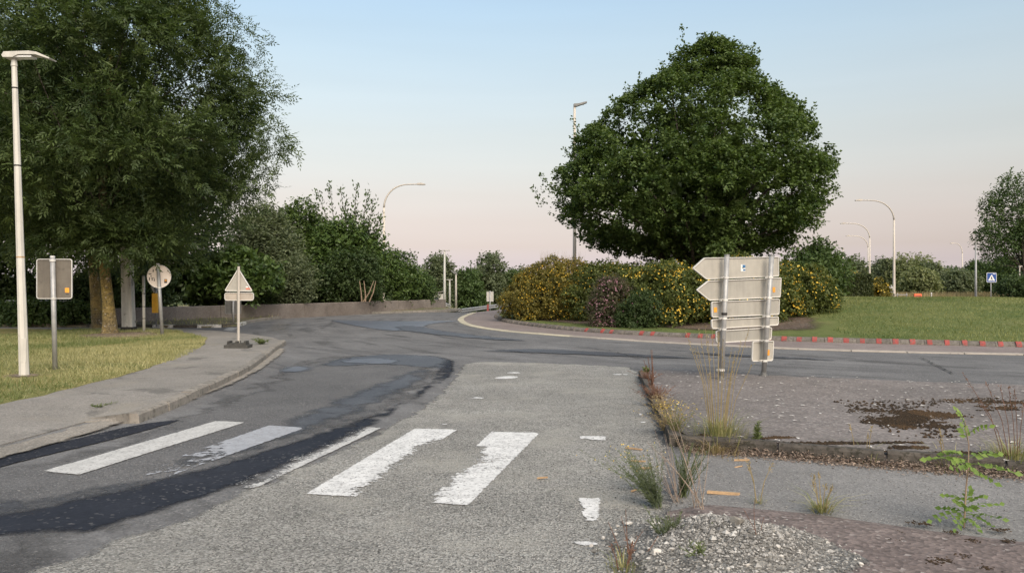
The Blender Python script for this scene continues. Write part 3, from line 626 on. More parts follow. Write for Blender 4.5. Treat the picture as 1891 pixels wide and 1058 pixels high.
def put_leaves(name, par, fl, mat): return part(name, par, (fl[0], fl[1]), mat, False, {'tint': fl[2]})
def ell_lumps(c, r, n, lr, zmin=-1, fill=True):
    """lumps set over an ellipsoid's surface (radii r), lump radius lr"""
    c, r = np.array(c, float), np.array(r, float); out = []
    i = 0
    while len(out) < n and i < n * 20:
        i += 1; d = norm(RG.normal(size=3)); 
        if d[2] < zmin: continue
        l = lr * RG.uniform(.7, 1.25); k = np.maximum(r - l * .75, r * .25); out.append([*(c + d * k * RG.uniform(.82, 1.0)), l])
    if fill:
        for _ in range(max(2, n // 5)): out.append([*(c + norm(RG.normal(size=3)) * r * RG.uniform(0, .45)), lr * 1.3])
    return np.array(out)
def limbs(base, top_pts, r0, bend=.25, n=6, t0=.25):
    vf = []
    for p in top_pts:
        p = np.array(p); b = np.array(base); mid = b * .5 + p * .5 + A(0, 0, .12 * np.linalg.norm(p - b)) + RG.normal(size=3) * bend * .4
        t = np.linspace(0, 1, n)[:, None]; P = (1 - t) ** 2 * b + 2 * t * (1 - t) * mid + t * t * p
        vf.append(tube(P, np.linspace(r0, r0 * .18, n), 6, False))
    return join(*vf)
def tree(name, label, cat_, base, crown_c, crown_r, leafm, n_lump, lump_r, n_twig, per=8, Lt=.5, L=.16, Wd=.10, trunk_r=.15, up=.35, flat=.6, droop=0, group=None, bark='bark', zmin=-.8, shoots=0, lumps=None, n_limb=10):
    t = thing(name, label, cat_, base, group); c = np.array(crown_c, float)
    lm = lumps if lumps is not None else ell_lumps(c, crown_r, n_lump, lump_r, zmin)
    b = np.array(base, float); fork = b + (c - b) * .45; fork[2] = b[2] + max(.2, (c[2] - crown_r[2] * .55 - b[2]))
    tops = lm[RG.choice(len(lm), min(n_limb, len(lm)), False), :3]
    part('trunk', t, join(tube([b, b * .5 + fork * .5 + RG.normal(size=3) * .03, fork], [trunk_r * 1.25, trunk_r, trunk_r * .8], 8, False), limbs(fork, tops, trunk_r * .55)), M[bark], True)
    fl = foliage(lm, n_twig, per, Lt, L, Wd, up, flat, droop)
    if shoots:
        fs = []
        for _ in range(shoots):
            q = lm[RG.choice(len(lm))]; 
            if q[2] < c[2] + crown_r[2] * .3: continue
            h = RG.uniform(.8, 1.8); k = 26; tt_ = RG.random(k); P = q[:3] + A(0, 0, q[3] * .8) + tt_[:, None] * (A(0, 0, h) + RG.normal(size=3) * .2) + RG.normal(size=(k, 3)) * .05
            fs.append(quads(P, rnd_dir(k) + A(0, 0, .8), rnd_dir(k), np.full(k, L), np.full(k, Wd), np.full(k, .55)))
        if fs: fl = cat(fl, *fs)
    put_leaves('crown', t, fl, M[leafm]); return t
def blades(name, label, P, h, w, lean, tint, mat, kind='stuff', par=None):   # one triangle per blade; P (n,3)
    n = len(P); a = RG.uniform(0, 6.283, n); s = np.stack([np.cos(a), np.sin(a), np.zeros(n)], 1); l = RG.normal(size=(n, 2)) * lean
    V = np.empty((n, 3, 3)); V[:, 0] = P - s * w * .5; V[:, 1] = P + s * w * .5; V[:, 2] = P + np.column_stack([l * h[:, None], h])
    o = link(name, mesh(name, V.reshape(-1, 3), np.arange(n * 3).reshape(-1, 3), mat, False, {'tint': np.repeat(tint, 3)}), par)
    return tag(o, label, 'grass' if label else None, None, kind)
# ------------------------------------------------------------------ the big round tree on the island
def profile_lumps(prof, Yc, n, lr, depth=1.0, rnd=1):
    """prof rows: pixel y, left x, right x, at distance Yc"""
    prof = np.array(prof, float); y0, y1 = prof[0, 0], prof[-1, 0]; out = []
    cx0 = (prof[:, 1] + prof[:, 2]).mean() / 2
    ys = np.linspace(y0, y1, 200); wd_ = np.interp(ys, prof[:, 0], prof[:, 2] - prof[:, 1]); cum = np.cumsum(wd_ + 30); cum /= cum[-1]
    for k in range(n):
        y = np.interp(RG.random(), cum, ys); l, r = np.interp(y, prof[:, 0], prof[:, 1]), np.interp(y, prof[:, 0], prof[:, 2])
        hw = (r - l) / 2 * Yc / F; cx = ((r + l) / 2 - HX) * Yc / F; z = HC - (y - HY) * Yc / F
        lrr = min(lr * RG.uniform(.65, 1.25), hw * .9 + .15); th = RG.uniform(0, 2 * math.pi); q = max(hw - lrr * 1.0, 0) * (RG.uniform(.86, 1.0) if k < n * .8 else RG.uniform(.1, .6))
        zmid = HC - ((y0 + y1) / 2 - HY) * Yc / F
        out.append([cx + q * math.cos(th), Yc + q * math.sin(th) * depth, z - (lrr * .5 if y < y0 + 25 else 0), lrr])
    return np.array(out)
TY = 42.0
prof = [(78, 1290, 1336), (100, 1262, 1375), (118, 1256, 1390), (162, 1205, 1412), (205, 1125, 1452), (249, 1080, 1494), (292, 1044, 1526), (336, 1020, 1540), (372, 1000, 1538), (400, 1014, 1524), (423, 1036, 1508), (452, 1070, 1475), (470, 1100, 1430)]
tb = A((1285 - HX) * TY / F, TY, izp((1285 - HX) * TY / F, TY))
big = thing('broadleaf_tree', 'big dense round dark green tree rising from the roundabout planting', 'tree', tb)
lm = profile_lumps(prof, TY, 640, .68)
part('trunk', big, join(tube([tb - A(0, 0, .1), tb + A(.05, 0, 1.2), tb + A(0, 0, 3.2)], [.38, .30, .24], 10, False), limbs(tb + A(0, 0, 1.2), lm[RG.choice(len(lm), 34, False), :3], .13, .5)), M['bark'], True)
spk = []
for (x, y, h) in [(1262, 95, 45), (1290, 85, 18), (1330, 85, 15), (1392, 115, 22), (1188, 162, 25), (1165, 175, 20), (1430, 175, 22), (1075, 245, 25), (1490, 215, 22), (1140, 200, 20), (1225, 135, 22), (1385, 100, 18), (1060, 300, 25), (1020, 345, 22), (1530, 320, 20), (1008, 372, 25), (1455, 200, 22), (1240, 120, 20)]:
    p0 = AT(x, y + 14, TY); hh = h * TY / F + .5; k = 46; t_ = RG.random(k)
    ln = (x - 1285) / 300.0
    spk.append(quads(p0 + t_[:, None] * A(ln * hh * .6, 0, hh) + RG.normal(size=(k, 3)) * (.16 * (1 - t_) + .05)[:, None], rnd_dir(k) + A(ln, 0, .7), rnd_dir(k), np.full(k, .17), np.full(k, .11), RG.uniform(.3, .6, k)))
low = np.array([[tb[0] + rr_ * math.cos(a_), TY + rr_ * math.sin(a_), RG.uniform(3.0, 3.9) + .12 * rr_ - .3 * (rr_ < 3), RG.uniform(.6, .9)] for a_ in np.arange(0, 6.28, .28) for rr_ in (1.6, 3.0, 4.3)])
spire = []
for (x, y, h) in [(1262, 105, 40), (1288, 92, 22), (1312, 80, 16), (1332, 82, 18), (1360, 108, 18), (1385, 112, 25), (1235, 140, 26), (1205, 160, 24), (1190, 172, 30), (1160, 186, 26), (1135, 208, 24), (1100, 240, 22), (1420, 172, 22), (1445, 190, 20), (1475, 218, 24), (1495, 235, 18), (1070, 262, 20), (1520, 300, 18), (1040, 318, 18)]:
    for k in range(3): c_ = AT(x + RG.normal() * 5, y + 14 - h * .28 * k, TY + RG.normal() * .6); spire.append([*c_, .5 - .12 * k])
lm = np.concatenate([lm, low]); spire = np.array(spire)
spk.append(foliage(spire, 1000, 10, .3, .18, .12, .8, .8))
core = foliage(ell_lumps((tb[0], TY, 7.2), (5.4, 5.4, 3.6), 40, 1.6, -1), 700, 10, .8, .42, .30)
put_leaves('crown', big, cat(foliage(lm, 13500, 13, .38, .165, .12, .75, .9, .1, shell=3.5, squash=.72), core, *spk), M['leaf_horn'])

# ------------------------------------------------------------------ ash trees on the left
AY = 26.0
ab = A((203 - HX) * AY / F, AY, .15)
ash = thing('ash_tree', 'large feathery ash tree on the lawn with yellow lichen on its leaning trunk', 'tree', ab)
aprof = [(-190, 120, 250), (-120, 60, 320), (-60, 10, 365), (0, -40, 392), (50, -80, 430), (100, -110, 462), (150, -125, 475), (200, -130, 482), (250, -130, 492), (300, -120, 478), (340, -110, 462), (380, -90, 440), (410, -40, 400), (435, 20, 345), (455, 90, 300)]
aprof = [(y, l, r_ - (34 if y < 120 else 16 if y < 260 else 8)) for y, l, r_ in aprof]
alm = profile_lumps(aprof, AY, 420, .56)
P0 = ab; tr = [P0 + A(0, 0, -.1), P0 + A(.0, 0, .12), AT(200, 560, AY), AT(190, 470, AY), AT(188, 390, AY), AT(196, 250, AY), AT(205, 100, AY)]
part('trunk', ash, join(tube(tr, [.36, .25, .185, .155, .14, .11, .06], 12, False)), M['bark_y'], True)
part('limbs', ash, join(limbs(AT(190, 400, AY), alm[RG.choice(len(alm), 9, False), :3], .045, .6), limbs(AT(196, 260, AY), alm[RG.choice(len(alm), 16, False), :3], .04, .5)), M['bark'], True)
hang = [[*AT(x, y, AY + dy), r_] for x, y, dy, r_ in [(150, 440, -1.2, .6), (190, 436, -1.6, .55), (235, 440, -1.4, .6), (270, 452, -1, .6), (120, 446, -1.5, .6), (250, 470, -.8, .42), (225, 478, -1.0, .34), (300, 462, -.6, .55), (330, 455, 0, .6), (90, 450, -1.5, .55), (205, 455, -1.7, .38), (165, 462, -1.2, .35), (340, 480, .5, .4), (285, 480, -.5, .34)]]
alm = np.concatenate([alm, hang, hang])
tips = []
for (x, y) in [(455, 90), (470, 150), (500, 262), (488, 180), (470, 335), (440, 385), (430, 70), (400, 40), (370, 15), (505, 268), (480, 300), (465, 360), (485, 240), (352, 0)]:
    p = AT(x, y, AY + RG.uniform(-1, 1)); tips.append([*p, .42])
inner = foliage(ell_lumps((ab[0], AY + .6, 6.6), (3.6, 3.2, 4.2), 50, .9, -1), 2200, 9, .7, .22, .07, .2, .6, .5)
put_leaves('crown', ash, cat(pinnate(alm, 46000, ll=.155, lw=.05, pairs=2, up=.5, squash=.75, shell=3.0), pinnate(tips, 1800, ll=.13, lw=.04, pairs=2), inner), M['leaf_ash'])
A2 = 30.5; a2 = A((181 - HX) * A2 / F, A2, .15)
ash2 = thing('ash_tree', 'second ash tree just behind the lichen covered one, darker crown', 'tree', a2)
lm2 = np.concatenate([ell_lumps((a2[0] - 2.2, A2 + .5, 7.5), (5.6, 4.6, 5.4), 120, 1.15, -1), ell_lumps((a2[0] + 1.5, A2 + 1, 5.0), (3.6, 2.6, 2.2), 40, .8, -1)])
part('trunk', ash2, join(tube([a2 - A(0, 0, .1), a2 + A(0, 0, .15), AT(176, 540, A2), AT(170, 470, A2), AT(170, 380, A2), AT(160, 240, A2)], [.34, .24, .19, .16, .13, .08], 10, False)), M['bark_y'], True)
part('limbs', ash2, limbs(AT(172, 400, A2), lm2[RG.choice(len(lm2), 22, False), :3], .08, .5), M['bark'], True)
put_leaves('crown', ash2, foliage(lm2, 5200, 12, .8, .22, .07, .2, .6, .5), M['leaf_ash'])
# dark trees and bushes further back on the left
def bush(name, label, x0, x1, ytop, Y, leafm, z0=0.0, depth=None, n=60, lr=.6, tw=1500, per=9, Lt=.45, L=.15, Wd=.09, cat_='bush', group=None, shoots=0, zmin=-.97, up=.35, droop=0, trunk_r=.05, n_limb=8):
    cx, rx = ((x0 + x1) / 2 - HX) * Y / F, (x1 - x0) / 2 * Y / F; zt = HC - (ytop - HY) * Y / F; h = zt - z0
    c = (cx, Y, z0 + h * .52); r = (rx, depth or rx * .8, h * .49)
    return tree(name, label, cat_, (cx, Y, z0), c, r, leafm, n, lr, tw, per, Lt, L, Wd, trunk_r, up, .6, droop, group, 'bark', zmin, shoots, None, n_limb)
bush('broadleaf_tree', 'tall dark tree at the left edge behind the big sign back', -210, 120, 60, 37, 'leaf_dark', .1, 4.5, 90, 1.3, 2600, 11, .8, .30, .18, 'tree', 'dark trees behind the lawn', trunk_r=.2)
bush('leafy_bush', 'shadowy undergrowth behind the wall left of the triangular sign', 350, 520, 515, 43, 'leaf_dark', 0, 1.4, 50, .55, 1300, 10, .4, .18, .11)
bush('leafy_bush', 'shadowy undergrowth in the middle of the wall behind the bare stems', 520, 720, 520, 50.5, 'leaf_dark', 0, 1.4, 50, .55, 1300, 10, .4, .18, .11)
bush('broadleaf_tree', 'dark tree filling the gap behind the grey concrete pylon', 130, 420, 200, 39, 'leaf_dark', .1, 3.2, 90, 1.1, 2600, 11, .7, .26, .15, 'tree', trunk_r=.18)
bush('leafy_bush', 'dark low bush behind the white railing', -120, 150, 520, 38, 'leaf_dark', 0, 1.6, 60, .6, 1500, 10, .4, .18, .11)
bush('leafy_bush', 'dark bush in deep shade left of the concrete pylon', 110, 330, 500, 36, 'leaf_dark', 0, 1.4, 60, .6, 1700, 10, .4, .18, .11)
bush('ivy_bush', 'knee high mass of ivy at the back edge of the lawn', -60, 175, 562, 33.5, 'leaf_mix', 0, 1.0, 60, .35, 1500, 8, .3, .13, .10)
bush('laurel_bush', 'glossy layered laurel bush behind the triangular sign', 300, 525, 470, 40.5, 'leaf_laurel', .1, 2.2, 80, .6, 1900, 10, .4, .30, .15, droop=.2, up=.9)
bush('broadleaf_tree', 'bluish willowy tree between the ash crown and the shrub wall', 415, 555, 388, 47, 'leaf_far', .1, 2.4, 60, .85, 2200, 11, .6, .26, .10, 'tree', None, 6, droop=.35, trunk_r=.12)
bush('broadleaf_tree', 'rounded dark green tree behind the laurel with a dense top', 500, 615, 376, 52, 'leaf_horn', .1, 2.2, 50, .85, 1700, 11, .5, .2, .13, 'tree', None, 4, trunk_r=.12)
bush('broadleaf_tree', 'bushy tree with tall upright shoots above the concrete wall', 565, 712, 402, 51, 'leaf_laurel', .1, 2.4, 64, .85, 2200, 11, .55, .26, .14, 'tree', None, 0, trunk_r=.12)
shoot_t = bpy.data.objects['broadleaf_tree.%03d' % (len([o for o in bpy.data.objects if o.name.startswith('broadleaf_tree')]) - 1)]
sh, shw = [], []
for x, y0, x1, y1 in [(610, 420, 585, 350), (618, 420, 608, 335), (640, 420, 628, 345), (655, 420, 658, 338), (668, 420, 680, 352), (680, 425, 690, 365), (690, 430, 705, 395), (635, 420, 640, 365), (600, 420, 577, 375)]:
    p, q = AT(x, y0, 51), AT(x1, y1, 51); k = 80; t_ = RG.random(k); n_ = RG.normal(size=(k, 3)) * .13
    sh.append(quads(p + t_[:, None] * (q - p) + n_, rnd_dir(k) * .8 + norm(q - p), rnd_dir(k), np.full(k, .24), np.full(k, .10), RG.uniform(.3, .7, k))); shw.append(tube([p, q], [.025, .01], 5, False))
put_leaves('shoots', shoot_t, cat(*sh), M['leaf_mix']); part('shoot_stems', shoot_t, join(*shw), M['bark'])
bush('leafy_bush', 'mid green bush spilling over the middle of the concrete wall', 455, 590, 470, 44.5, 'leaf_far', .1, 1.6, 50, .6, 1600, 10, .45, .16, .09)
bush('leafy_bush', 'dark bush with pale bare stems above the wall', 580, 712, 462, 49, 'leaf_dark', .1, 1.8, 70, .55, 2000, 10, .45, .18, .10)
bush('leafy_bush', 'sloping green bush near the right end of the wall', 690, 775, 466, 53.5, 'leaf_laurel', .1, 1.8, 44, .6, 1400, 10, .45, .18, .10, shoots=4)
bush('leafy_bush', 'low bright green bush at the wall end', 735, 806, 506, 56, 'leaf_mix', .1, 1.5, 50, .45, 1300, 10, .4, .16, .10)
sb = G(680, 566, .5); st_ = thing('bare_stems', 'pale bare stems leaning out of the bush above the wall', 'shrub stems', (*AT(680, 553, 47.5)[:2], .2))
for k, (x0, x1) in enumerate([(668, 664), (675, 672), (682, 694), (671, 690)]): part('stem', st_, tube([AT(x0, 556, 47.5), AT((x0 + x1) / 2 + 1, 540, 47.4), AT(x1, 518, 47.4)], [.045, .035, .02], 6), M['twig'])
dq = thing('dead_shrub', 'grey dead shrub with bare fanned branches beside the tall lamp', 'shrub', (*AT(735, 500, 55)[:2], .1))
vf = []
for k in range(14):
    a = RG.uniform(-.3, 1.2); p = AT(735, 510, 55); q = AT(735 + 32 * math.sin(a) * RG.uniform(.8, 1.2), 505 - 42 * math.cos(a) * RG.uniform(.8, 1.1), 55 + RG.uniform(-.6, .6)); vf.append(tube([p, (p + q) / 2 + RG.normal(size=3) * .05, q], [.03, .02, .008], 5, False))
part('branches', dq, join(tube([AT(735, 560, 55) * A(1, 1, 0) + A(0, 0, .1), AT(735, 510, 55)], .05, 6), *vf), M['bark'])

# ------------------------------------------------------------------ planting on the island
def flower_bush(name, label, cx, cy, rx, ry, ztop, leafm, flm, nfl, n=90, lr=.45, tw=3200, L=.11, Wd=.06, fs=.075, z0=None, cat_='flowering bush'):
    z0 = izp(cx, cy) - .15 if z0 is None else z0; c = A(cx, cy, z0 + (ztop - z0) * .22); r = A(rx * 1.04, ry * 1.04, (ztop - z0) * .78)
    t = thing(name, label, cat_, (cx, cy, z0)); lm_ = ell_lumps(c, r, n, lr, -.3)
    put_leaves('foliage', t, foliage(lm_, tw, 11, .22, L, Wd, .3, .6), M[leafm])
    part('stems', t, limbs((cx, cy, z0), lm_[RG.choice(len(lm_), 12, False), :3], .03, .2), M['bark'])
    k = RG.choice(len(lm_), nfl); d = norm(rnd_dir(nfl) + .9 * norm(lm_[k, :3] - c) + A(0, -.25, .25)); P = lm_[k, :3] + d * (lm_[k, 3] * RG.uniform(.95, 1.22, nfl))[:, None]
    keep = P[:, 2] > z0 + .15; P, d = P[keep], d[keep]; m = len(P); n_ = norm(d + .35 * RG.normal(size=(m, 3))); u = norm(np.cross(n_, rnd_dir(m))); v = np.cross(n_, u)
    ang = np.arange(5) * 2 * math.pi / 5; rr = fs * .5 * RG.uniform(.55, 1.15, m)
    V = P[:, None] + rr[:, None, None] * (np.cos(ang)[None, :, None] * u[:, None] + np.sin(ang)[None, :, None] * v[:, None])
    V = np.concatenate([V, (P - n_ * .02)[:, None]], 1); Fi = np.array([[i, (i + 1) % 5, 5] for i in range(5)]); Fa = (np.arange(m)[:, None, None] * 6 + Fi).reshape(-1, 3)
    o = part('flowers', t, (V.reshape(-1, 3), Fa), M[flm], False, {'tint': np.repeat(RG.random(m), 6)}); return t
flower_bush('hypericum_bush', 'wide rust tinged mound of yellow flowers at the left of the island', 2.3, 38.6, 2.8, 3.0, 3.15, 'leaf_rust', 'fl_o', 1700, 120, .42, 5200, fs=.07)
flower_bush('hypericum_bush', 'yellow flowered bush between the pink shrub and the pointed signs', 6.6, 31.6, 2.5, 2.4, 2.75, 'leaf_hyp', 'fl_y', 2300, 100, .45, 4200, .12, .07, .075)
flower_bush('hypericum_bush', 'yellow flowered bush behind the stack of signs', 9.6, 31.6, 2.2, 2.2, 3.0, 'leaf_hyp', 'fl_y', 1900, 90, .45, 3800, .12, .07, .075)
flower_bush('hypericum_bush', 'yellow flowered bush at the right end of the island planting', 11.9, 32.4, 1.7, 2.0, 2.75, 'leaf_hyp', 'fl_y', 1500, 80, .42, 3200, .12, .07, .075)
flower_bush('hypericum_bush', 'yellow flowered bush deep under the big tree', 6.0, 39.5, 2.4, 2.0, 3.0, 'leaf_hyp', 'fl_y', 500, 70, .5, 2200)
flower_bush('hypericum_bush', 'green yellow flowered bush filling the middle behind the pink shrub', 4.6, 36.0, 2.2, 2.0, 2.85, 'leaf_hyp', 'fl_o', 700, 80, .42, 3000, .12, .07, .07)
flower_bush('spirea_bush', 'dusky pink flowered low shrub between the yellow mounds', 4.1, 31.2, 1.0, 1.2, 2.15, 'leaf_spi', 'fl_p', 1100, 70, .33, 2400, .09, .04, .07)
flower_bush('leafy_bush', 'small dark green shrub at the kerb beside the pink flowered one', 5.0, 29.8, .9, .8, 1.5, 'leaf_dark', 'fl_p', 40, 50, .28, 1600, .09, .04, .06)
bush('young_tree', 'loose green young tree to the right of the yellow bushes', 1448, 1560, 452, 35.5, 'leaf_mix', izp(14.0, 35.5), 1.4, 70, .48, 1500, 10, .45, .17, .10, 'tree', None, 0, -.9)
bush('young_shrub', 'sprig of young tree growing up in front of the big crown', 1308, 1362, 438, 36.3, 'leaf_horn', izp(9.9, 36.3), .5, 26, .26, 420, 9, .3, .16, .11, 'shrub', None, 0, .0)
wg = AT(1040, 500, 38.5); n_ = 120
tag(blades('feather_grass', None, np.column_stack([RG.uniform(1.4, 3.6, n_), RG.uniform(38, 40, n_), np.full(n_, 2.4)]), RG.uniform(.8, 1.35, n_), .03, .12, RG.random(n_), M['dry'], 'stuff'), 'wispy dry grass heads above the left yellow mound', 'grass')
# distant hedge and bushes across the roundabout
hd = A((1570 - HX) * 70 / F, 70, 0); hx0, hx1 = (1500 - HX) * 70 / F, (1604 - HX) * 70 / F
hg = thing('clipped_hedge', 'clipped dark hedge with a flat top beyond the island lawn', 'hedge', hd); hl = []
n_ = 9000; face = RG.random(n_); Px = RG.uniform(hx0, hx1, n_); Pz = RG.uniform(0, 2.75, n_); Py = np.where(face < .6, 69.3, RG.uniform(69.3, 70.9, n_)); Pz = np.where(face < .6, Pz, np.where(face < .85, 2.75, Pz)); Px = np.where(face > .9, np.where(face > .95, hx0, hx1), Px)
P = np.column_stack([Px, Py, Pz]) + RG.normal(size=(n_, 3)) * .05; fl = quads(P, rnd_dir(n_), norm(A(0, -1, .6) + .6 * RG.normal(size=(n_, 3))), np.full(n_, .20), np.full(n_, .13), RG.uniform(.1, .8, n_))
put_leaves('foliage', hg, fl, M['hedge']); part('branches', hg, box(((hx0 + hx1) / 2, 70.1, 1.33), (hx1 - hx0 - .2, 1.35, 2.62)), M['bark'])
flower_bush('yellow_bush', 'yellow flowering bush at the end of the clipped hedge', (1616 - HX) * 71 / F, 71, 1.35, 1.0, 2.5, 'leaf_rust', 'fl_y', 220, 40, .5, 900, .2, .12, .16, 0)
flower_bush('yellow_bush', 'yellow flowering bush showing above the clipped hedge', (1572 - HX) * 74 / F, 74, 2.2, 1.0, 3.25, 'leaf_rust', 'fl_y', 260, 40, .5, 900, .2, .12, .16, 0)
fg = 'far trees beyond the roundabout'
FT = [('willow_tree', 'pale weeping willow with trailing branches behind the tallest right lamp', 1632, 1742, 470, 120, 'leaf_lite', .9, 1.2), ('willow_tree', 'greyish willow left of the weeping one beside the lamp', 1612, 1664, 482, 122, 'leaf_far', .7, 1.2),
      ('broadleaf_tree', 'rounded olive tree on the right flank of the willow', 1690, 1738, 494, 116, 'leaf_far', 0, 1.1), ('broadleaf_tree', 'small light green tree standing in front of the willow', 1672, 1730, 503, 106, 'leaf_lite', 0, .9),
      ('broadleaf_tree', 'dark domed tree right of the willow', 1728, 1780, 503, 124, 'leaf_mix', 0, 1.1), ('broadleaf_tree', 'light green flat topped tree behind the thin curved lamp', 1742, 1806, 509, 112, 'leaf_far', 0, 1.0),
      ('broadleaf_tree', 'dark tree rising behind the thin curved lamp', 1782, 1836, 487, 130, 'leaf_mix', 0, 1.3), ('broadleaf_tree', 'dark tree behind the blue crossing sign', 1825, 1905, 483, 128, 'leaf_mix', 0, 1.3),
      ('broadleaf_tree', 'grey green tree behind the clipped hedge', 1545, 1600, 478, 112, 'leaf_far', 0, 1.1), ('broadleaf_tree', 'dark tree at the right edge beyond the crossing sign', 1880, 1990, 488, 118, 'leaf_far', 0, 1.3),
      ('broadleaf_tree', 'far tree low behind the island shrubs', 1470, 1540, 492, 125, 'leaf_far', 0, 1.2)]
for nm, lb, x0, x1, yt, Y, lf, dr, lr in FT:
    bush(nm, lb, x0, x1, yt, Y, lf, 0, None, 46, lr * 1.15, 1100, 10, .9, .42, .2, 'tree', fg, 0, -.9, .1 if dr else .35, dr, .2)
bush('dark_bush', 'dark shapeless bush at the right edge beside the crossing sign', 1842, 1960, 512, 71, 'leaf_dark', 0, 2, 50, .6, 1300, 10, .5, .22, .12)
bush('poplar_tree', 'loose airy tree with sky showing through at the right edge', 1808, 1975, 325, 85, 'leaf_mix', 0, 4.2, 75, .95, 1900, 10, .9, .30, .15, 'tree', None, 3, -.75, trunk_r=.2, n_limb=30)
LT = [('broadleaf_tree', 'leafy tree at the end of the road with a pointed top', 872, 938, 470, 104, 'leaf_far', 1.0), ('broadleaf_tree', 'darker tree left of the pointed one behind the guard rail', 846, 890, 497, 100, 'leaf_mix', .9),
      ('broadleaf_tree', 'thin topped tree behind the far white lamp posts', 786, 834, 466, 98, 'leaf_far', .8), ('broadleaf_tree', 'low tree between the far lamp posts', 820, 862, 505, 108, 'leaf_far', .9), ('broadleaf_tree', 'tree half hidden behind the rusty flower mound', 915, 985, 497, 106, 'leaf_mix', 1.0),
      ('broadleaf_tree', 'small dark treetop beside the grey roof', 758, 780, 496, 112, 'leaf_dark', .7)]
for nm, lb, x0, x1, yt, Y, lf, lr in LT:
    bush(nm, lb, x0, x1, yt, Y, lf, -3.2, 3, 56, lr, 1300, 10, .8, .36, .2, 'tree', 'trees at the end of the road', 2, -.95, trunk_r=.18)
wl = np.array([[x, 190 + 25 * math.sin(x * .03), z, r] for x in np.arange(-170, 190, 5.0) for z, r in ((-1, 3.4), (1.2, 2.0 + .9 * math.sin(x * .21) * math.sin(x * .13)))])
fl = foliage(wl, 5200, 6, 1.6, 1.3, .8)
o = link('distant_wood', mesh('distant_wood', fl[0], fl[1], M['leaf_far'], False, {'tint': fl[2]})); tag(o, 'haze tinted line of distant woodland along the horizon', 'woodland', None, 'stuff')
n_ = 16000; mp = np.column_stack([RG.uniform(40, 85, n_), RG.uniform(88, 100, n_), np.full(n_, -.06)])
blades('meadow_grass', 'strip of tall pale meadow grass before the far trees', mp, RG.uniform(.7, 1.3, n_), .10, .15, RG.random(n_), M['dry'])

# ------------------------------------------------------------------ grass
lp = scatter_in(lawn_poly, 95000); d_ = segdist(lp, lawn_poly); k = (lp[:, 0] > -16.5) & (np.hypot((lp[:, 0] + 12.9) / 1.5, (lp[:, 1] - 25.2) / 1.4) > RG.uniform(.5, 1.2, len(lp))) & (np.hypot(lp[:, 0] + 8.57, lp[:, 1] - 13.45) > RG.uniform(.2, .5, len(lp)))
k &= ~((sinnoise(lp[:, 0], lp[:, 1], 1.7, 41) > .30) & (RG.random(len(lp)) < .75))
lp, d_ = lp[k], d_[k]; tn = np.clip(.47 + .60 * sinnoise(lp[:, 0], lp[:, 1], 1.1, 3) + .3 * sinnoise(lp[:, 0], lp[:, 1], 4, 5) + RG.normal(size=len(lp)) * .18 - .22 * np.clip((lp[:, 1] - 18) / 6, 0, 1), 0, 1)
blades('lawn_grass', 'short yellowing grass of the left lawn', np.column_stack([lp, lawn_z(lp[:, 0], lp[:, 1], d_)]), RG.uniform(.03, .085, len(lp)) * (1 + .5 * (sinnoise(lp[:, 0], lp[:, 1], 2, 9) > .25)), .014, .5, tn, M['grass'])
ip = scatter_in(isl, 150000); k = (ip[:, 1] < 46) & (ip[:, 0] > 11) & (~inside(ip, bare_poly)) & (ip[:, 0] < ip[:, 1] * .72) & (segdist(ip, isl_r) > .30); ip = ip[k]; sd_ = segdist(ip, isl_r)
tn = np.clip(.42 + .55 * sinnoise(ip[:, 0], ip[:, 1], .7, 13) + .25 * sinnoise(ip[:, 0], ip[:, 1], 3, 15) + RG.normal(size=len(ip)) * .2, 0, 1)
blades('island_grass', 'mown green grass on the roundabout mound', np.column_stack([ip, isl_z(ip[:, 0], ip[:, 1], sd_)]), RG.uniform(.04, .10, len(ip)), .022, .5, tn, M['grass_i'])
vp = scatter_in(ver_poly, 26000); k = (vp[:, 0] < -2); vp = vp[k]; q = sinnoise(vp[:, 0], vp[:, 1], .8, 21) + RG.normal(size=len(vp)) * .35 > .1; vp = vp[q]
blades('verge_grass', 'patchy weeds along the foot of the concrete wall', np.column_stack([vp, ver_z(vp[:, 0], vp[:, 1], segdist(vp, ver_poly))]), RG.uniform(.06, .24, len(vp)), .03, .5, RG.random(len(vp)), M['grass'])

# ------------------------------------------------------------------ signs
def rrect(cx, cz, w, h, r, n=4):
    out = []
    for sx, sz, a0 in ((1, 1, 0), (-1, 1, 90), (-1, -1, 180), (1, -1, 270)):
        for k in range(n): a = R(a0 + 90 * k / (n - 1)); out.append((cx + sx * (w / 2 - r) + r * math.cos(a), cz + sz * (h / 2 - r) + r * math.sin(a)))
    return out
def inset(P, d):
    P = np.asarray(P, float); c = P.mean(0); a = np.roll(P, 1, 0); b = np.roll(P, -1, 0); t1 = norm(P - a); t2 = norm(b - P); n1 = np.stack([-t1[:, 1], t1[:, 0]], 1); n2 = np.stack([-t2[:, 1], t2[:, 0]], 1)
    n = norm(n1 + n2); k = d / np.maximum((n * n1).sum(1), .35); area = (P[:, 0] * b[:, 1] - b[:, 0] * P[:, 1]).sum(); s = 1 if area > 0 else -1
    return P + n * (k * s)[:, None]
class Plane:                                # vertical plane with u axis, towards = normal facing the camera
    def __init__(s, o, u): s.o = np.array(o, float); s.u = norm(A(u[0], u[1], 0)); s.n = A(s.u[1], -s.u[0], 0)
    def p(s, P, off=0): P = np.asarray(P, float); return s.o + P[:, :1] * s.u + P[:, 1:2] * A(0, 0, 1) + s.n * off
    def px(s, l):
        out = []
        for x, y in l:
            d = A((x - HX) / F, 1, -(y - HY) / F); o = A(0, 0, HC); t = ((s.o - o) @ s.n) / (d @ s.n); q = o + d * t - s.o; out.append((q @ s.u, q[2]))
        return np.array(out)
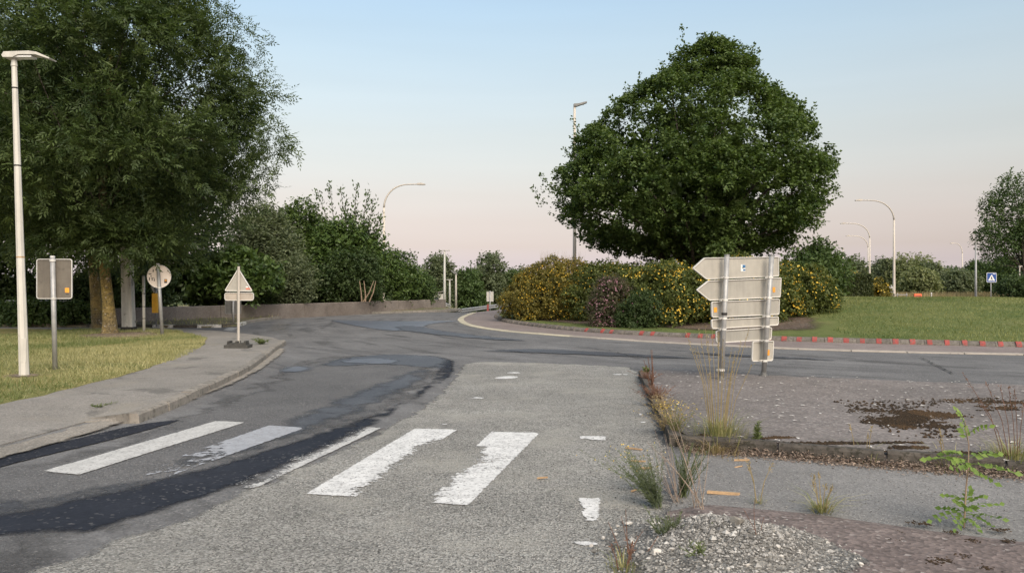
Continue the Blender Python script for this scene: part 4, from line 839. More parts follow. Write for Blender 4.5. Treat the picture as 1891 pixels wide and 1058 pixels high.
def sign_panel(t, pl, P, mat='alu', rim='alu_rim', name='sign_panel', th=.012, lip=.022, rw=.014, front=None):
    P = np.asarray(P, float)
    if (P[:, 0] * np.roll(P[:, 1], -1) - np.roll(P[:, 0], -1) * P[:, 1]).sum() < 0: P = P[::-1]
    o = part(name, t, slab_poly(pl.p(P, -th), pl.n, th), M[mat])
    part('rim', o, ring_poly(pl.p(P, -.002), pl.p(inset(P, rw), -.002), pl.n, lip), M[rim]); return o
def sticker(o, pl, c, w, h, mat, off=.004, name='sticker'):
    return part(name, o, slab_poly(pl.p(rrect(c[0], c[1], w, h, .004, 2), .001), pl.n, off), M[mat])
# stack of direction signs
b1, b2 = G(1332, 699, ZS), G(1410, 692, ZS); SP = Plane(b1 + A(0, 0, -ZS) + A(.0, .05, 0), b2 - b1); SP.o = SP.o - SP.n * .05
ds = thing('direction_sign', 'backs of six stacked direction signs, two pointed, on two leaning posts', 'road sign', b1)
tops = [AT(1342.5, 471, b1[1]), AT(1425, 471, b2[1])]; bases = [b1, b2]
for b, tp_ in zip(bases, tops):
    po = part('post', ds, tube([b, tp_], .045, 14), M['galv'], True)
    part('post_cap', po, tube([tp_, tp_ + A(0, 0, .02)], [.050, .046], 14), M['galv_dark'])
    part('base_flange', po, join(tube([b - A(0, 0, .02), b + A(0, 0, .015)], .075, 14), tube([b, b + A(0, 0, .06)], .054, 12)), M['galv_dark'])
def rpanel(l, r=.05):
    P = SP.px(l); n = len(P); out = []
    for i in range(n):
        a, b, c = P[i - 1], P[i], P[(i + 1) % n]; p = b + norm(a - b) * min(r, np.linalg.norm(a - b) * .45); q = b + norm(c - b) * min(r, np.linalg.norm(c - b) * .45)
        for k in np.linspace(0, 1, 5): out.append((1 - k) ** 2 * p + 2 * k * (1 - k) * b + k * k * q)
    return out
pans = [[(1278, 494.5), (1303.5, 515), (1437, 509.5), (1437, 473), (1300, 475)], [(1285, 534.5), (1309, 554), (1440, 548), (1441.7, 511.5), (1307, 517)], [(1312.8, 556), (1313.6, 585.5), (1437.7, 580), (1438.5, 550.5)],
        [(1312.8, 588.5), (1313.6, 606.5), (1436.4, 599.5), (1436.7, 582.8)], [(1321.5, 609.5), (1322, 632.5), (1423.2, 626.3), (1424.5, 603)], [(1388.8, 629), (1387.5, 666.5), (1426, 665), (1428, 627.8)]]
po_ = [sign_panel(ds, SP, rpanel(p, .03 if i < 2 else .045)) for i, p in enumerate(pans)]
for i, (x, y, w, h) in ((1, (1429, 534, 7.2, 10)), (2, (1321, 571, 8, 9)), (5, (1419, 650, 6, 11))):
    c = SP.px([(x, y)])[0]; s_ = sticker(po_[i], SP, c, w * b1[1] / F, h * b1[1] / F, 'orange')
c = SP.px([(1372, 494)])[0]; sticker(po_[0], SP, c, .12, .125, 'white_st'); sticker(po_[0], SP, c + A(.02, .03), .075, .055, 'blue_st', .006); sticker(po_[0], SP, c + A(.028, -.035), .06, .03, 'blue_st', .006); sticker(po_[0], SP, c + A(-.005, .005), .05, .012, 'ink', .008)
def lerp_post(k, y):
    b, tp_ = bases[k], tops[k]; z = HC - (y - HY) * b[1] / F; t = (z - b[2]) / (tp_[2] - b[2]); return b + (tp_ - b) * t
for k, ys in ((0, (512, 553, 587, 607, 682)), (1, (511, 549, 583, 602, 628, 665))):
    for y in ys:
        p = lerp_post(k, y); cl = part('clamp', ds, join(tube([p - A(0, 0, .018), p + A(0, 0, .018)], .052, 14), box(p - SP.n * .0 + SP.u * .0 + SP.n * -.03, (.15, .05, .034), math.atan2(SP.u[1], SP.u[0]))), M['alu_rim'])
        [part('bolt', cl, tube([p + SP.u * s + SP.n * -.012, p + SP.u * s + SP.n * .012], .009, 6), M['galv_dark']) for s in (-.06, .06)]
p = lerp_post(0, 578.5); part('black_band', ds, tube([p - A(0, 0, .022), p + A(0, 0, .022)], .052, 14), M['black'])
# big sign back at the left
def post_sign(name, label, base, top, r, cat_='road sign', mat='galv'):
    t = thing(name, label, cat_, base); po = part('post', t, tube([base - A(0, 0, .05), top], r, 12), M[mat], True)
    part('post_cap', po, tube([top, top + A(0, 0, .025)], [r * 1.08, r * .9], 12), M['alu_rim']); return t
b = G(102, 684, .16); s1 = post_sign('road_sign', 'brown grey back of a large square sign with a yellow sticker on the lawn', b, AT(97, 474, b[1]), .043)
pl = Plane((b[0], b[1] + .06, 0), (1, .12)); P = pl.px([(68, 477), (68, 551), (134, 551), (134, 476)])
o = sign_panel(s1, pl, rrect((P[0][0] + P[2][0]) / 2, (P[0][1] + P[1][1]) / 2, P[2][0] - P[0][0], P[0][1] - P[1][1], .045), 'alu_shaded'); sticker(o, pl, pl.px([(124, 535)])[0], .075, .09, 'orange'); sticker(o, pl, pl.px([(124.5, 542)])[0], .05, .012, 'ink')
for y in (480, 550):
    z = HC - (y - HY) * b[1] / F; q = b + (AT(97, 474, b[1]) - b) * (z - b[2]) / (AT(97, 474, b[1])[2] - b[2]); part('clamp', s1, tube([q - A(0, 0, .02), q + A(0, 0, .02)], .052, 12), M['alu_rim'])
# round sign with graffiti marks
b = G(300, 617, .16); tp_ = AT(291.5, 487, b[1]); s2 = post_sign('road_sign', 'pale round sign back on a leaning grey post at the lawn tip', b, tp_, .055)
pl = Plane((b[0], b[1] + .075, 0), (1, .1)); c = pl.px([(294, 509.5)])[0]; rr = 21.5 * b[1] / F
o = sign_panel(s2, pl, [(c[0] + rr * math.cos(a), c[1] + rr * math.sin(a)) for a in np.linspace(0, 2 * math.pi, 28, endpoint=False)], 'disc', 'alu_rim'); sticker(o, pl, pl.px([(306, 518)])[0], .09, .13, 'ink'); sticker(o, pl, pl.px([(306, 517)])[0], .06, .05, 'orange', .007)
for x, y, w, h in [(277, 505, .09, .03), (283, 499, .03, .09), (288, 497, .03, .06), (279, 509, .05, .025), (276, 514, .03, .1), (281, 515, .03, .08), (285, 516, .03, .08), (282, 512, .12, .018)]: sticker(o, pl, pl.px([(x, y)])[0], w, h, 'ink', .003, 'graffiti_mark')
for x, y in ((292, 490), (294.6, 530)): part('clamp', s2, tube([AT(x, y - 1, b[1]), AT(x, y + 1, b[1])], .064, 12), M['alu_rim'])
# yellow sleeve post behind it
b = G(289, 600.5, .1); s3 = post_sign('marker_post', 'thin grey post with a yellow plastic sleeve behind the round sign', b, AT(288, 520, b[1]), .038, 'post')
part('sleeve', s3, join(box(AT(287, 558.5, b[1]) + A(0, -.02, 0), (.20, .16, .82))), M['yellow']); part('bracket', s3, tube([AT(281, 528, b[1]), AT(285.5, 539, b[1])], [.07, .04], 8), M['alu'])
b = G(266, 612.5, .16); s4 = thing('white_post', 'slim white post with black bands beside the concrete pylon', 'post', b)
part('tube', s4, tube([b - A(0, 0, .05), AT(265, 509, b[1])], .05, 12), M['cream'], True); part('cap', s4, tube([AT(265, 509, b[1]), AT(265, 507, b[1])], [.055, .03], 12), M['galv_dark'])
for y in (541, 565, 587): p = AT(265.6, y, b[1]); part('band', s4, tube([p - A(0, 0, .012), p + A(0, 0, .012)], .054, 12), M['black'])
# triangular sign on a rubber foot
b = G(440, 641, .115); tp_ = AT(440.5, 491, b[1]); s5 = thing('road_sign', 'back of a triangular sign over a small plate on a portable rubber foot', 'road sign', b)
part('post', s5, tube([b, tp_], .035, 4), M['lamp']); pl = Plane((b[0], b[1] + .05, 0), (1, -.03))
c3 = pl.px([(440.5, 494), (414.5, 536.5), (467, 537)])
def round_poly(P, r):
    P = np.asarray(P, float); out = []
    for i in range(len(P)):
        a, b_, c_ = P[i - 1], P[i], P[(i + 1) % len(P)]; p, q = b_ + norm(a - b_) * r, b_ + norm(c_ - b_) * r
        for k in np.linspace(0, 1, 5): out.append((1 - k) ** 2 * p + 2 * k * (1 - k) * b_ + k * k * q)
    return out
o = sign_panel(s5, pl, round_poly(c3, .06), rw=.02); sticker(o, pl, pl.px([(459, 532)])[0], .14, .05, 'red_st'); sticker(o, pl, pl.px([(456, 529)])[0], .06, .035, 'white_st', .006)
P = pl.px([(415, 539), (469, 554)]); o = sign_panel(s5, pl, rrect(P.mean(0)[0], P.mean(0)[1], P[1][0] - P[0][0], P[0][1] - P[1][1], .06), 'edge_pale', name='plate')
ft = part('rubber_foot', s5, join(box(b + A(.0, 0, .04), (.62, .42, .09)), box(b + A(.0, 0, .10), (.50, .30, .06))), M['rubber'])
for sx in (-.22, .0, .22): part('foot_lug', ft, box(b + A(sx, -.02, .155), (.05, .26, .06)), M['rubber'])
part('paving_slab', kerb_l, box(G(466, 641, .115) + A(.02, 0, .0), (.55, .5, .02)), M['edge_pale']) if False else None
b = G(430.5, 593.5, .14); s6 = post_sign('road_sign', 'small grey rectangular sign back low behind the triangular sign', b, AT(430.5, 552, b[1]), .05)
pl = Plane((b[0], b[1] + .06, 0), (1, 0)); sign_panel(s6, pl, rrect(*pl.px([(430.5, 565)])[0], .72, .66, .05), 'galv_dark', 'galv')
# ------------------------------------------------------------------ lamps and poles
def octo(pts, rad, ang=None): return tube(pts, rad, 8)
b = G(45, 694, .17); tp_ = AT(26.5, 122, b[1])
l1 = thing('street_lamp', 'tall tapered cream lamp post with a winged head at the left edge', 'street lamp', b)
part('post', l1, octo([b, b + (tp_ - b) * .3, tp_], [.084, .068, .044]), M['cream']); part('base_plate', l1, join(tube([b - A(0, 0, .03), b + A(0, 0, .03)], .17, 8)), M['galv_dark'])
part('footing', l1, box(b + A(0, 0, -.03), (.62, .55, .07), .2), M['kerb'])
q = b + (tp_ - b) * .085; dz = norm(A(-q[0], -q[1], 0)); dr_ = part('access_door', l1, box(q + dz * .075, (.08, .012, .42), math.atan2(-q[0], q[1]) * 1), M['cream'])
for f_, rr_ in ((.385, .068), (.68, .059), (.93, .050)): p = b + (tp_ - b) * f_; part('strap', l1, tube([p - A(0, 0, .012), p + A(0, 0, .012)], rr_, 8), M['black'] if f_ != .385 else M['wood'])
part('neck', l1, tube([tp_, AT(26, 108, b[1])], [.055, .04], 8), M['cream'])
hp_ = [AT(10, 104, b[1]), AT(14, 98, b[1]), AT(60, 96.5, b[1]), AT(74, 98.5, b[1]), AT(98, 109, b[1]), AT(97, 111, b[1]), AT(72, 103, b[1]), AT(40, 103, b[1]), AT(30, 108, b[1]), AT(12, 108, b[1])]
hp_ = [p + A(0, -.11, 0) for p in hp_]; hd_ = part('lamp_head', l1, slab_poly(hp_, (0, 1, 0), .22), M['cream']); part('diffuser', hd_, box(AT(45, 104.5, b[1]) + A(0, .0, -.01), (.34, .17, .03)), M['sign_white'])
def curved_lamp(label, x, ytop, xhead, dz=0, yb=None):
    H = 10.1; Y = (H - HC) * F / (HY - ytop); X = (x - HX) * Y / F; s = 1 if xhead > x else -1; al = abs(xhead - x) * Y / F
    t = thing('street_lamp', label, 'street lamp', (X, Y, dz), 'curved arm street lamps'); rad = .105
    part('post', t, tube([(X, Y, dz - .1), (X, Y, dz + 1.2), (X, Y, 4.5), (X, Y, H - 1.9)], [.15, .135, .11, .085], 10), M['lamp'], True)
    a = np.linspace(0, 1, 12); px_ = X + s * al * .96 * (a ** 1.9); pz = H - 1.9 + 1.85 * np.sin(np.minimum(a * 1.25, 1) * math.pi / 2) + .08 * a
    part('arm', t, tube(np.column_stack([px_, np.full(12, Y), pz]), np.linspace(.08, .045, 12), 8), M['lamp'], True)
    hx = X + s * al; h = part('lamp_head', t, slab_poly([(hx - s * .55, Y - .12, pz[-1] - .06), (hx + s * .15, Y - .12, pz[-1] - .05), (hx + s * .17, Y - .12, pz[-1] + .0), (hx - s * .2, Y - .12, pz[-1] + .10), (hx - s * .5, Y - .12, pz[-1] + .08)], (0, 1, 0), .24), M['lamp'])
    part('diffuser', h, box((hx - s * .15, Y, pz[-1] - .065), (.5, .18, .03)), M['sign_white']); return t
curved_lamp('curved arm lamp rising behind the bushes above the concrete wall', 709, 340, 782)
curved_lamp('tallest curved arm lamp on the right beside the willow', 1651, 369.5, 1582)
curved_lamp('middle curved arm lamp above the clipped hedge', 1606, 412, 1554)
curved_lamp('shortest curved arm lamp just left of the hedge end lamps', 1603, 435, 1564)
curved_lamp('distant thin curved arm lamp near the blue crossing sign', 1777, 448.5, 1756)
def straight_lamp(label, x, ytop, Y, z0, kind, s=1, r=.08, w=.9, mat='lamp'):
    tp_ = AT(x, ytop, Y); b = A(tp_[0], Y, z0); t = thing('street_lamp', label, 'street lamp', b); part('post', t, tube([b - A(0, 0, .1), b + A(0, 0, 2), tp_], [r * 1.3, r * 1.1, r * .7], 10), M[mat], True)
    if kind == 'T': h = part('lamp_head', t, join(box(tp_ + A(s * w * .15, 0, .03), (w, .24, .05)), box(tp_ + A(0, 0, -.05), (.14, .14, .16))), M[mat])
    else: h = part('lamp_head', t, slab_poly([tp_ + A(-s * .06, -.15, -.1), tp_ + A(s * .12, -.15, -.12), tp_ + A(s * w, -.15, .12), tp_ + A(s * w * .98, -.15, .2), tp_ + A(s * .25, -.15, .07), tp_ + A(-s * .06, -.15, .05)], (0, 1, 0), .3), M['galv_dark' if kind == 'L' else mat])
    part('diffuser', h, box(tp_ + A(s * w * .5, 0, -.005 if kind == 'T' else .012), (w * .5, .18, .025)), M['sign_white']); return t
straight_lamp('tall straight mast with an angled head behind the round tree', 1061, 193, 50, .9, 'L', 1, .11, .8)
straight_lamp('straight grey lamp post with a flat head next to the blue crossing sign', 1802, 447, 69, 0, 'T', -1, .085, 1.0, 'galv')
straight_lamp('tallest far white lamp post with a flat head near the wall end', 821, 462, 66, -.4, 'T', 1, .10, .7, 'cream')
straight_lamp('far double headed white lamp post in the middle of three', 830.5, 516, 68, -.6, 'T', .01, .075, .55, 'cream')
straight_lamp('far straight pole with a dark head right of three posts', 842, 502, 64, -.3, 'L', -1, .075, .4, 'lamp')
straight_lamp('slim pale post at the far right edge among dark bushes', 1883, 491, 78, 0, 'T', 1, .05, .3, 'lamp'); 
straight_lamp('thin pale pole rising behind the hedge', 1557, 458, 100, 0, 'T', -1, .08, .3, 'lamp')
PYb = G(238, 610, .15); Y = PYb[1]
py = thing('concrete_pylon', 'tall tapering grey concrete pylon standing inside the ash tree', 'pylon', PYb)
def quadring(c, w, d): return [c + A(-w / 2, -d / 2, 0), c + A(w / 2, -d / 2, 0), c + A(w / 2, d / 2, 0), c + A(-w / 2, d / 2, 0)]
r0, r1 = quadring(PYb + A(0, 0, .12), .38, .28), quadring(AT(222, 20, Y), .16, .14)
part('shaft', py, (np.array(r0 + r1), [(3, 2, 1, 0), (4, 5, 6, 7), (0, 1, 5, 4), (1, 2, 6, 5), (2, 3, 7, 6), (3, 0, 4, 7)]), M['conc']); part('foot', py, box(PYb + A(.0, 0, .04), (.43, .33, .22)), M['black'])
# ------------------------------------------------------------------ railing, guard rails, far objects
rb = A((75 - HX) * 35.2 / F, 35.2, .0); rl = thing('metal_railing', 'white metal railing in the shade behind the lawn', 'railing', rb); x0, x1 = (10 - HX) * 35.2 / F, (132 - HX) * 35.2 / F
part('top_rail', rl, box(((x0 + x1) / 2, 35.2, 1.10), (x1 - x0, .05, .05)), M['rail']); part('bottom_rail', rl, box(((x0 + x1) / 2, 35.2, .18), (x1 - x0, .04, .04)), M['rail'])
for x in np.linspace(x0, x1, 9): part('upright', rl, box((x, 35.2, .535), (.035, .035, 1.07)), M['rail'])
def guard_rail(label, pts, h=.72, group=None, posts=7):
    pts = np.asarray(pts, float); t = thing('guard_rail', label, 'guard rail', (*pts[0][:2], pts[0][2] - h)); P = resample(pts, .5); Tn = norm(np.gradient(P, axis=0)); Nn = np.column_stack([Tn[:, 1], -Tn[:, 0], np.zeros(len(P))])
    pr = [(0, .0), (.05, -.05), (.05, -.09), (0, -.13), (0, -.18), (.05, -.22), (.05, -.26), (0, -.31)]; V = []
    for p, n in zip(P, Nn):
        for o_, z in pr: V.append(p + n * o_ + A(0, 0, z))
        for o_, z in pr[::-1]: V.append(p + n * (o_ - .015) + A(0, 0, z))
    k = 16; Fs = [(i * k + j, i * k + (j + 1) % k, (i + 1) * k + (j + 1) % k, (i + 1) * k + j) for i in range(len(P) - 1) for j in range(k)] + [tuple(range(k)), tuple((len(P) - 1) * k + j for j in range(k))]
    part('rail', t, (np.array(V), Fs), M['galv'])
    for p in resample(pts, np.linalg.norm(pts[-1] - pts[0]) / posts): part('post', t, box(p + A(0, .12, -h / 2 - .2), (.10, .10, h + .3)), M['galv_dark'])
    return t
gr = guard_rail('long steel guard rail sloping down behind the road end', [AT(852, 569, 57), AT(880, 565.5, 60), AT(930, 559, 63), AT(990, 556, 66)])
q = AT(901, 567, 60.6); part('reflector', gr, box(q + A(0, -.1, 0), (.16, .05, .55)), M['red'])
guard_rail('short end of guard rail at the foot of the white lamp posts', [AT(815, 558, 59), AT(825, 558.5, 59.5), AT(832, 562, 60)], .6, None, 2)
guard_rail('thin dark bent rail lying low by the road end', [AT(832, 568.5, 60.5), AT(850, 568, 60)], .4, None, 1)
b = AT(905, 562, 66) * A(1, 1, 0) + A(0, 0, -.9); fs_ = post_sign('road_sign', 'white square sign back standing above the long guard rail', b, AT(905, 537, 66), .045); pl = Plane((b[0], b[1] + .06, 0), (1, 0)); sign_panel(fs_, pl, rrect(*pl.px([(905, 546.5)])[0], .58, .84, .03), 'plaster', 'sign_white')
hb = thing('house', 'distant house with a grey tiled roof and pale wall', 'house', A((783 - HX) * 98 / F, 99, -3.0)); hx = (783 - HX) * 98 / F; zr = HC + 32 * 98 / F
w_, e_ = 3.6, zr - 1.25
part('wall', hb, (np.array([(hx - w_ / 2, 97, -3.1), (hx + w_ / 2, 97, -3.1), (hx + w_ / 2, 101, -3.1), (hx - w_ / 2, 101, -3.1), (hx - w_ / 2, 97, e_), (hx + w_ / 2, 97, e_), (hx + w_ / 2, 101, e_), (hx - w_ / 2, 101, e_), (hx - w_ / 2, 99, zr - .08), (hx + w_ / 2, 99, zr - .08)]), [(0, 1, 5, 4), (1, 2, 6, 9, 5), (2, 3, 7, 6), (3, 0, 4, 8, 7)]), M['plaster'])
for s in (-1, 1): part('roof', hb, slab_poly([(hx - w_ / 2 - .2, 99 + s * 2.3, e_ - .12), (hx + w_ / 2 + .2, 99 + s * 2.3, e_ - .12), (hx + w_ / 2 + .2, 99, zr), (hx - w_ / 2 - .2, 99, zr)], (0, 0, 1), .08), M['roof'])
wn_ = part('window', hb, box((hx, 96.99, .8), (1.0, .06, 1.0)), M['sign_white']); part('pane', wn_, box((hx, 96.95, .8), (.85, .03, .85)), M['pane'])
sc = thing('garden_shed', 'pale low building with a tilted roof by the wall end', 'shed', AT(810, 563, 68) * A(1, 1, 0) + A(0, 0, -1.2)); cx_ = AT(810, 545, 68)
part('wall', sc, box((cx_[0], 69, -.15), (.82, 1.8, 2.5)), M['plaster']); part('roof', sc, slab_poly([(cx_[0] - .5, 67.9, 1.12), (cx_[0] + .5, 67.9, 1.3), (cx_[0] + .5, 70.1, 1.3), (cx_[0] - .5, 70.1, 1.12)], (0, 0, 1), .06), M['roof'])
part('corner_post', sc, box((cx_[0] + .02, 67.96, .0), (.07, .07, 2.3)), M['galv_dark']); part('window', sc, box((cx_[0] - .22, 68.08, .35), (.3, .05, .9)), M['pane'])
# blue pedestrian crossing sign
Y = 67.0; b = A((1830 - HX) * Y / F, Y, 0); cs = thing('crossing_sign', 'blue square pedestrian crossing sign on a slim grey post', 'road sign', b); c = AT(1830.5, 511.5, Y)
part('post', cs, tube([b, c + A(0, .05, .3)], .035, 10), M['galv'], True); pl = Plane((c[0], Y - .05, 0), (1, .0))
P = rrect(0, c[2], .86, .84, .07); o = part('sign_panel', cs, slab_poly(pl.p(P, -.02), pl.n, .02), M['sign_blue']); part('rim', o, ring_poly(pl.p(P, -.022), pl.p(inset(P, .03), -.022), pl.n, .027), M['sign_white'])
part('triangle', o, slab_poly(pl.p([(-.31, c[2] - .28), (.31, c[2] - .28), (0, c[2] + .27)], .001), pl.n, .004), M['sign_white'])
fig = [[(-.035, .03), (.035, .03), (.045, -.10), (-.045, -.10)], [(-.045, -.10), (0, -.10), (-.06, -.25), (-.10, -.25)], [(0, -.10), (.045, -.10), (.11, -.25), (.07, -.25)], [(.03, .02), (.035, -.01), (.10, -.08), (.085, -.10)], [(-.03, .02), (-.035, -.01), (-.10, -.08), (-.085, -.10)], [(.033 * math.cos(a), .075 + .033 * math.sin(a)) for a in np.linspace(0, 6.28, 10, endpoint=False)]]
part('pictogram', o, join(*[slab_poly(pl.p([(x, z + c[2]) for x, z in p], .004), pl.n, .004) for p in fig]), M['black']); part('corner_mark', o, slab_poly(pl.p([(.12, c[2] + .30), (.34, c[2] + .27), (.34, c[2] + .31), (.12, c[2] + .34)], .001), pl.n, .004), M['sign_white'])
# low rail, orange barrier, white marker on the far side of the lawn
Y = 72; b = AT(1660, 545, Y) * A(1, 1, 0); br = thing('low_rail', 'low dark rail on short posts beside the tallest right lamp', 'rail', b); x0, x1 = (1640 - HX) * Y / F, (1676 - HX) * Y / F
part('bar', br, box(((x0 + x1) / 2, Y, .98), (x1 - x0, .07, .09)), M['galv_dark'])
for x in (x0 + .1, (x0 + x1) / 2, x1 - .05): part('post', br, box((x, Y + .08, .53), (.07, .07, 1.2)), M['galv'])
b = AT(1646, 545, 74) * A(1, 1, 0); fp = post_sign('road_sign', 'tiny white sign just left of the tallest right lamp', b, AT(1646, 526, 74), .035); pl = Plane((b[0], 74.05, 0), (1, 0)); sign_panel(fp, pl, rrect(*pl.px([(1646, 531)])[0], .38, .34, .03), 'plaster', 'sign_white')
Y = 73; c = AT(1694.5, 545, Y); ob = thing('traffic_barrier', 'orange plastic traffic barrier lying beyond the lawn crest', 'barrier', A(c[0], Y, 0))
part('body', ob, sweep_prism([(c[0] - .34, Y), (c[0] + .34, Y)], [(-.2, 0), (-.2, .15), (-.08, 1.02), (-.03, 1.06), (.03, 1.06), (.08, 1.02), (.2, .15), (.2, 0)]), M['barrier']); part('reflective_strip', ob, box((c[0], Y - .10, .86), (.56, .03, .1)), M['red'])
Y = 73; c = AT(1720, 545, Y); wm = thing('marker_post', 'short white marker post right of the orange barrier', 'post', A(c[0], Y, 0)); part('tube', wm, tube([(c[0], Y, 0), (c[0], Y, 1.12)], .06, 8), M['cream']); part('cap', wm, tube([(c[0], Y, 1.12), (c[0], Y, 1.17)], [.07, .04], 8), M['sign_white'])

# ------------------------------------------------------------------ weeds
def tuft(name, label, base, n, h, w, lean, mat, seed_n=0, seed_h=(.6, 1.0), cat_='weed', spread=.08, seedmat='dry', head=True, lean_dir=(0, 0)):
    t = thing(name, label, cat_, base); b = np.array(base, float); a = RG.uniform(0, 6.283, n); r = np.abs(RG.normal(size=n)) * spread; P = b + np.column_stack([r * np.cos(a), r * np.sin(a), np.zeros(n)])
    hh = h * (.15 + .95 * RG.random(n) ** 1.7); L = np.column_stack([np.cos(a), np.sin(a)]) * (RG.uniform(.2, 1.2, n) * lean * hh)[:, None]; sv = np.column_stack([-np.sin(a), np.cos(a), np.zeros(n)])
    V = np.empty((n, 5, 3)); mid = P + np.column_stack([L * .35, hh * .65]); V[:, 0] = P - sv * w / 2; V[:, 1] = P + sv * w / 2; V[:, 2] = mid + sv * w * .4; V[:, 3] = mid - sv * w * .4; V[:, 4] = P + np.column_stack([L * 1.15, hh * RG.uniform(.8, 1.0, n)])
    Fs = []; 
    for i in range(n): o = i * 5; Fs += [(o, o + 1, o + 2, o + 3), (o + 3, o + 2, o + 4)]
    part('blades', t, (V.reshape(-1, 3), Fs), M[mat], False, {'tint': np.repeat(RG.random(n), 5)})
    if seed_n:
        vs, hs = [], []
        for i in range(seed_n):
            a_ = RG.uniform(0, 6.283); H = RG.uniform(*seed_h); o = A(math.cos(a_), math.sin(a_) * .6, 0) * RG.uniform(.05, .32) * H + A(*lean_dir, 0) * H; p0 = b + A(math.cos(a_), math.sin(a_), 0) * spread * .5
            P = np.array([p0, p0 + o * .35 + A(0, 0, H * .55), p0 + o + A(0, 0, H)]); vs.append(tube(P, [.0042, .0034, .002], 4, False))
            if head:
                k = 14; tt_ = RG.uniform(.78, 1.02, k); Q = P[1] + (P[2] - P[1]) * ((tt_ - .55) / .45)[:, None] + RG.normal(size=(k, 3)) * .006; hs.append(quads(Q, norm(P[2] - P[1]) + .5 * RG.normal(size=(k, 3)), rnd_dir(k), np.full(k, .028), np.full(k, .008), RG.random(k)))
        j = join(*vs); part('seed_stems', t, j, M[seedmat], False, {'tint': np.full(len(j[0]), .6)})
        if hs: put_leaves('seed_heads', t, cat(*hs), M[seedmat])
    return t
def leafy(name, label, base, stems, n_leaf, L, Wd, mat, flowers=None, cat_='weed', stem_mat='weed', st_r=.004, lo=.08):
    t = thing(name, label, cat_, base); b = np.array(base, float); vs, fs, fl_ = [], [], []
    for q in stems:
        e = b + np.array(q, float); st = b + RG.normal(size=3) * A(.025, .025, 0); mid = (st + e) / 2 + RG.normal(size=3) * .02 - A(q[0], q[1], 0) * .12; tt_ = np.linspace(0, 1, 6)[:, None]; P = (1 - tt_) ** 2 * st + 2 * tt_ * (1 - tt_) * mid + tt_ * tt_ * e
        vs.append(tube(P, np.linspace(st_r, st_r * .4, 6), 5, False)); k = n_leaf; u = RG.uniform(lo, 1, k); Q = (1 - u[:, None]) ** 2 * st + 2 * u[:, None] * (1 - u[:, None]) * mid + u[:, None] ** 2 * e; d = norm(e - st)
        if k: fs.append(quads(Q, rnd_dir(k) * A(1, 1, .5) + d * .6, norm(A(0, 0, 1) + .6 * RG.normal(size=(k, 3))), L * (1.15 - .6 * u), Wd * (1.15 - .6 * u), np.clip(.3 + .4 * u + RG.normal(size=k) * .12, 0, 1)))
        if flowers: m = flowers[1]; fl_.append(quads(e + RG.normal(size=(m, 3)) * A(.03, .03, .03), rnd_dir(m), rnd_dir(m), np.full(m, flowers[2]), np.full(m, flowers[2] * .9), RG.random(m)))
    j = join(*vs); part('stems', t, j, M[stem_mat], False, {'tint': np.full(len(j[0]), .4)})
    if fs: put_leaves('leaves', t, cat(*fs), M[mat])
    if fl_: put_leaves('flowers', t, cat(*fl_), M[flowers[0]])
    return t
gt = tuft('grass_tuft', 'tall dry grass tuft with long seed stalks in front of the stacked signs', G(1328, 818, .02), 800, .36, .007, .9, 'grass', 20, (.75, 1.28), 'grass', .16, lean_dir=(.02, 0))
tuft('dead_grass', 'withered straw spilling below the tall dry tuft', G(1320, 832, .01), 420, .16, .007, 1.8, 'dry', 0, cat_='grass', spread=.16)
tuft('grass_tuft', 'green grass tuft with reddish stalks at the right edge', G(1868, 862, .02), 520, .30, .007, .9, 'grass', 7, (.45, .95), 'grass', .11, 'twig_red', True, (-.25, 0))
tuft('grass_tuft', 'flat rosette of grass on the joint between path and slab', G(1518, 943, .02), 130, .16, .007, 2.2, 'grass', 6, (.15, .30), 'grass', .05)
tuft('grass_tuft', 'tiny grass sprig on the path edge left of the flat rosette', G(1400, 928, .02), 30, .07, .005, 1.4, 'grass', 3, (.2, .34), 'grass', .03)
tuft('grass_tuft', 'small green clump at the corner of the sunken path', G(1470, 832, .01), 40, .06, .008, 1.2, 'weed', 0, cat_='weed', spread=.05)
def st_(n, h, sp, lx=0, ly=0): return [(RG.normal() * sp + lx * RG.uniform(.6, 1.2), RG.normal() * sp + ly, h * RG.uniform(.6, 1.05)) for _ in range(n)]
leafy('leafy_weed', 'single bright green upright weed at the island kerb', G(1396, 828, .01), st_(3, .36, .02), 70, .075, .016, 'weed')
leafy('yellow_weed', 'straggly weed with small yellow flowers at the island corner', G(1246, 812, .01), st_(22, .44, .12), 30, .05, .008, 'weed', ('fl_y', 3, .015), stem_mat='dry', st_r=.0022)
leafy('toadflax_weed', 'blue green bushy weed leaning over the broken road edge', G(1215, 935, .01), st_(26, .44, .12, -.20, .10), 70, .04, .008, 'weed_blue', ('fl_y', 1, .014), st_r=.002)
leafy('toadflax_weed', 'airy grey green weed behind the dead stalks', G(1262, 915, .01), st_(24, .44, .15, .02), 60, .04, .007, 'weed_blue')
leafy('toadflax_weed', 'small blue green weed at the foot of the gravel heap', G(1232, 1000, .04), st_(22, .19, .08), 60, .035, .008, 'weed_blue')
leafy('dead_stalk', 'bare brown forked stalks standing on the gravel heap', G(1293, 938, .08), [(-.22, .05, .62), (-.28, .1, .85), (-.05, .05, .45), (.05, .05, .62), (-.12, 0, .34), (-.3, .02, .42), (.10, .1, .5), (-.4, 0, .5), (-.18, .1, .7)], 9, .014, .004, 'twig_red', None, stem_mat='twig_pale', st_r=.0034)
leafy('toadflax_weed', 'sparse yellow green weed reaching from the verge over the coarse lane', G(1200, 905, .01), st_(20, .34, .12, -.2, .08), 46, .038, .007, 'weed', ('fl_y', 1, .013), st_r=.0018)
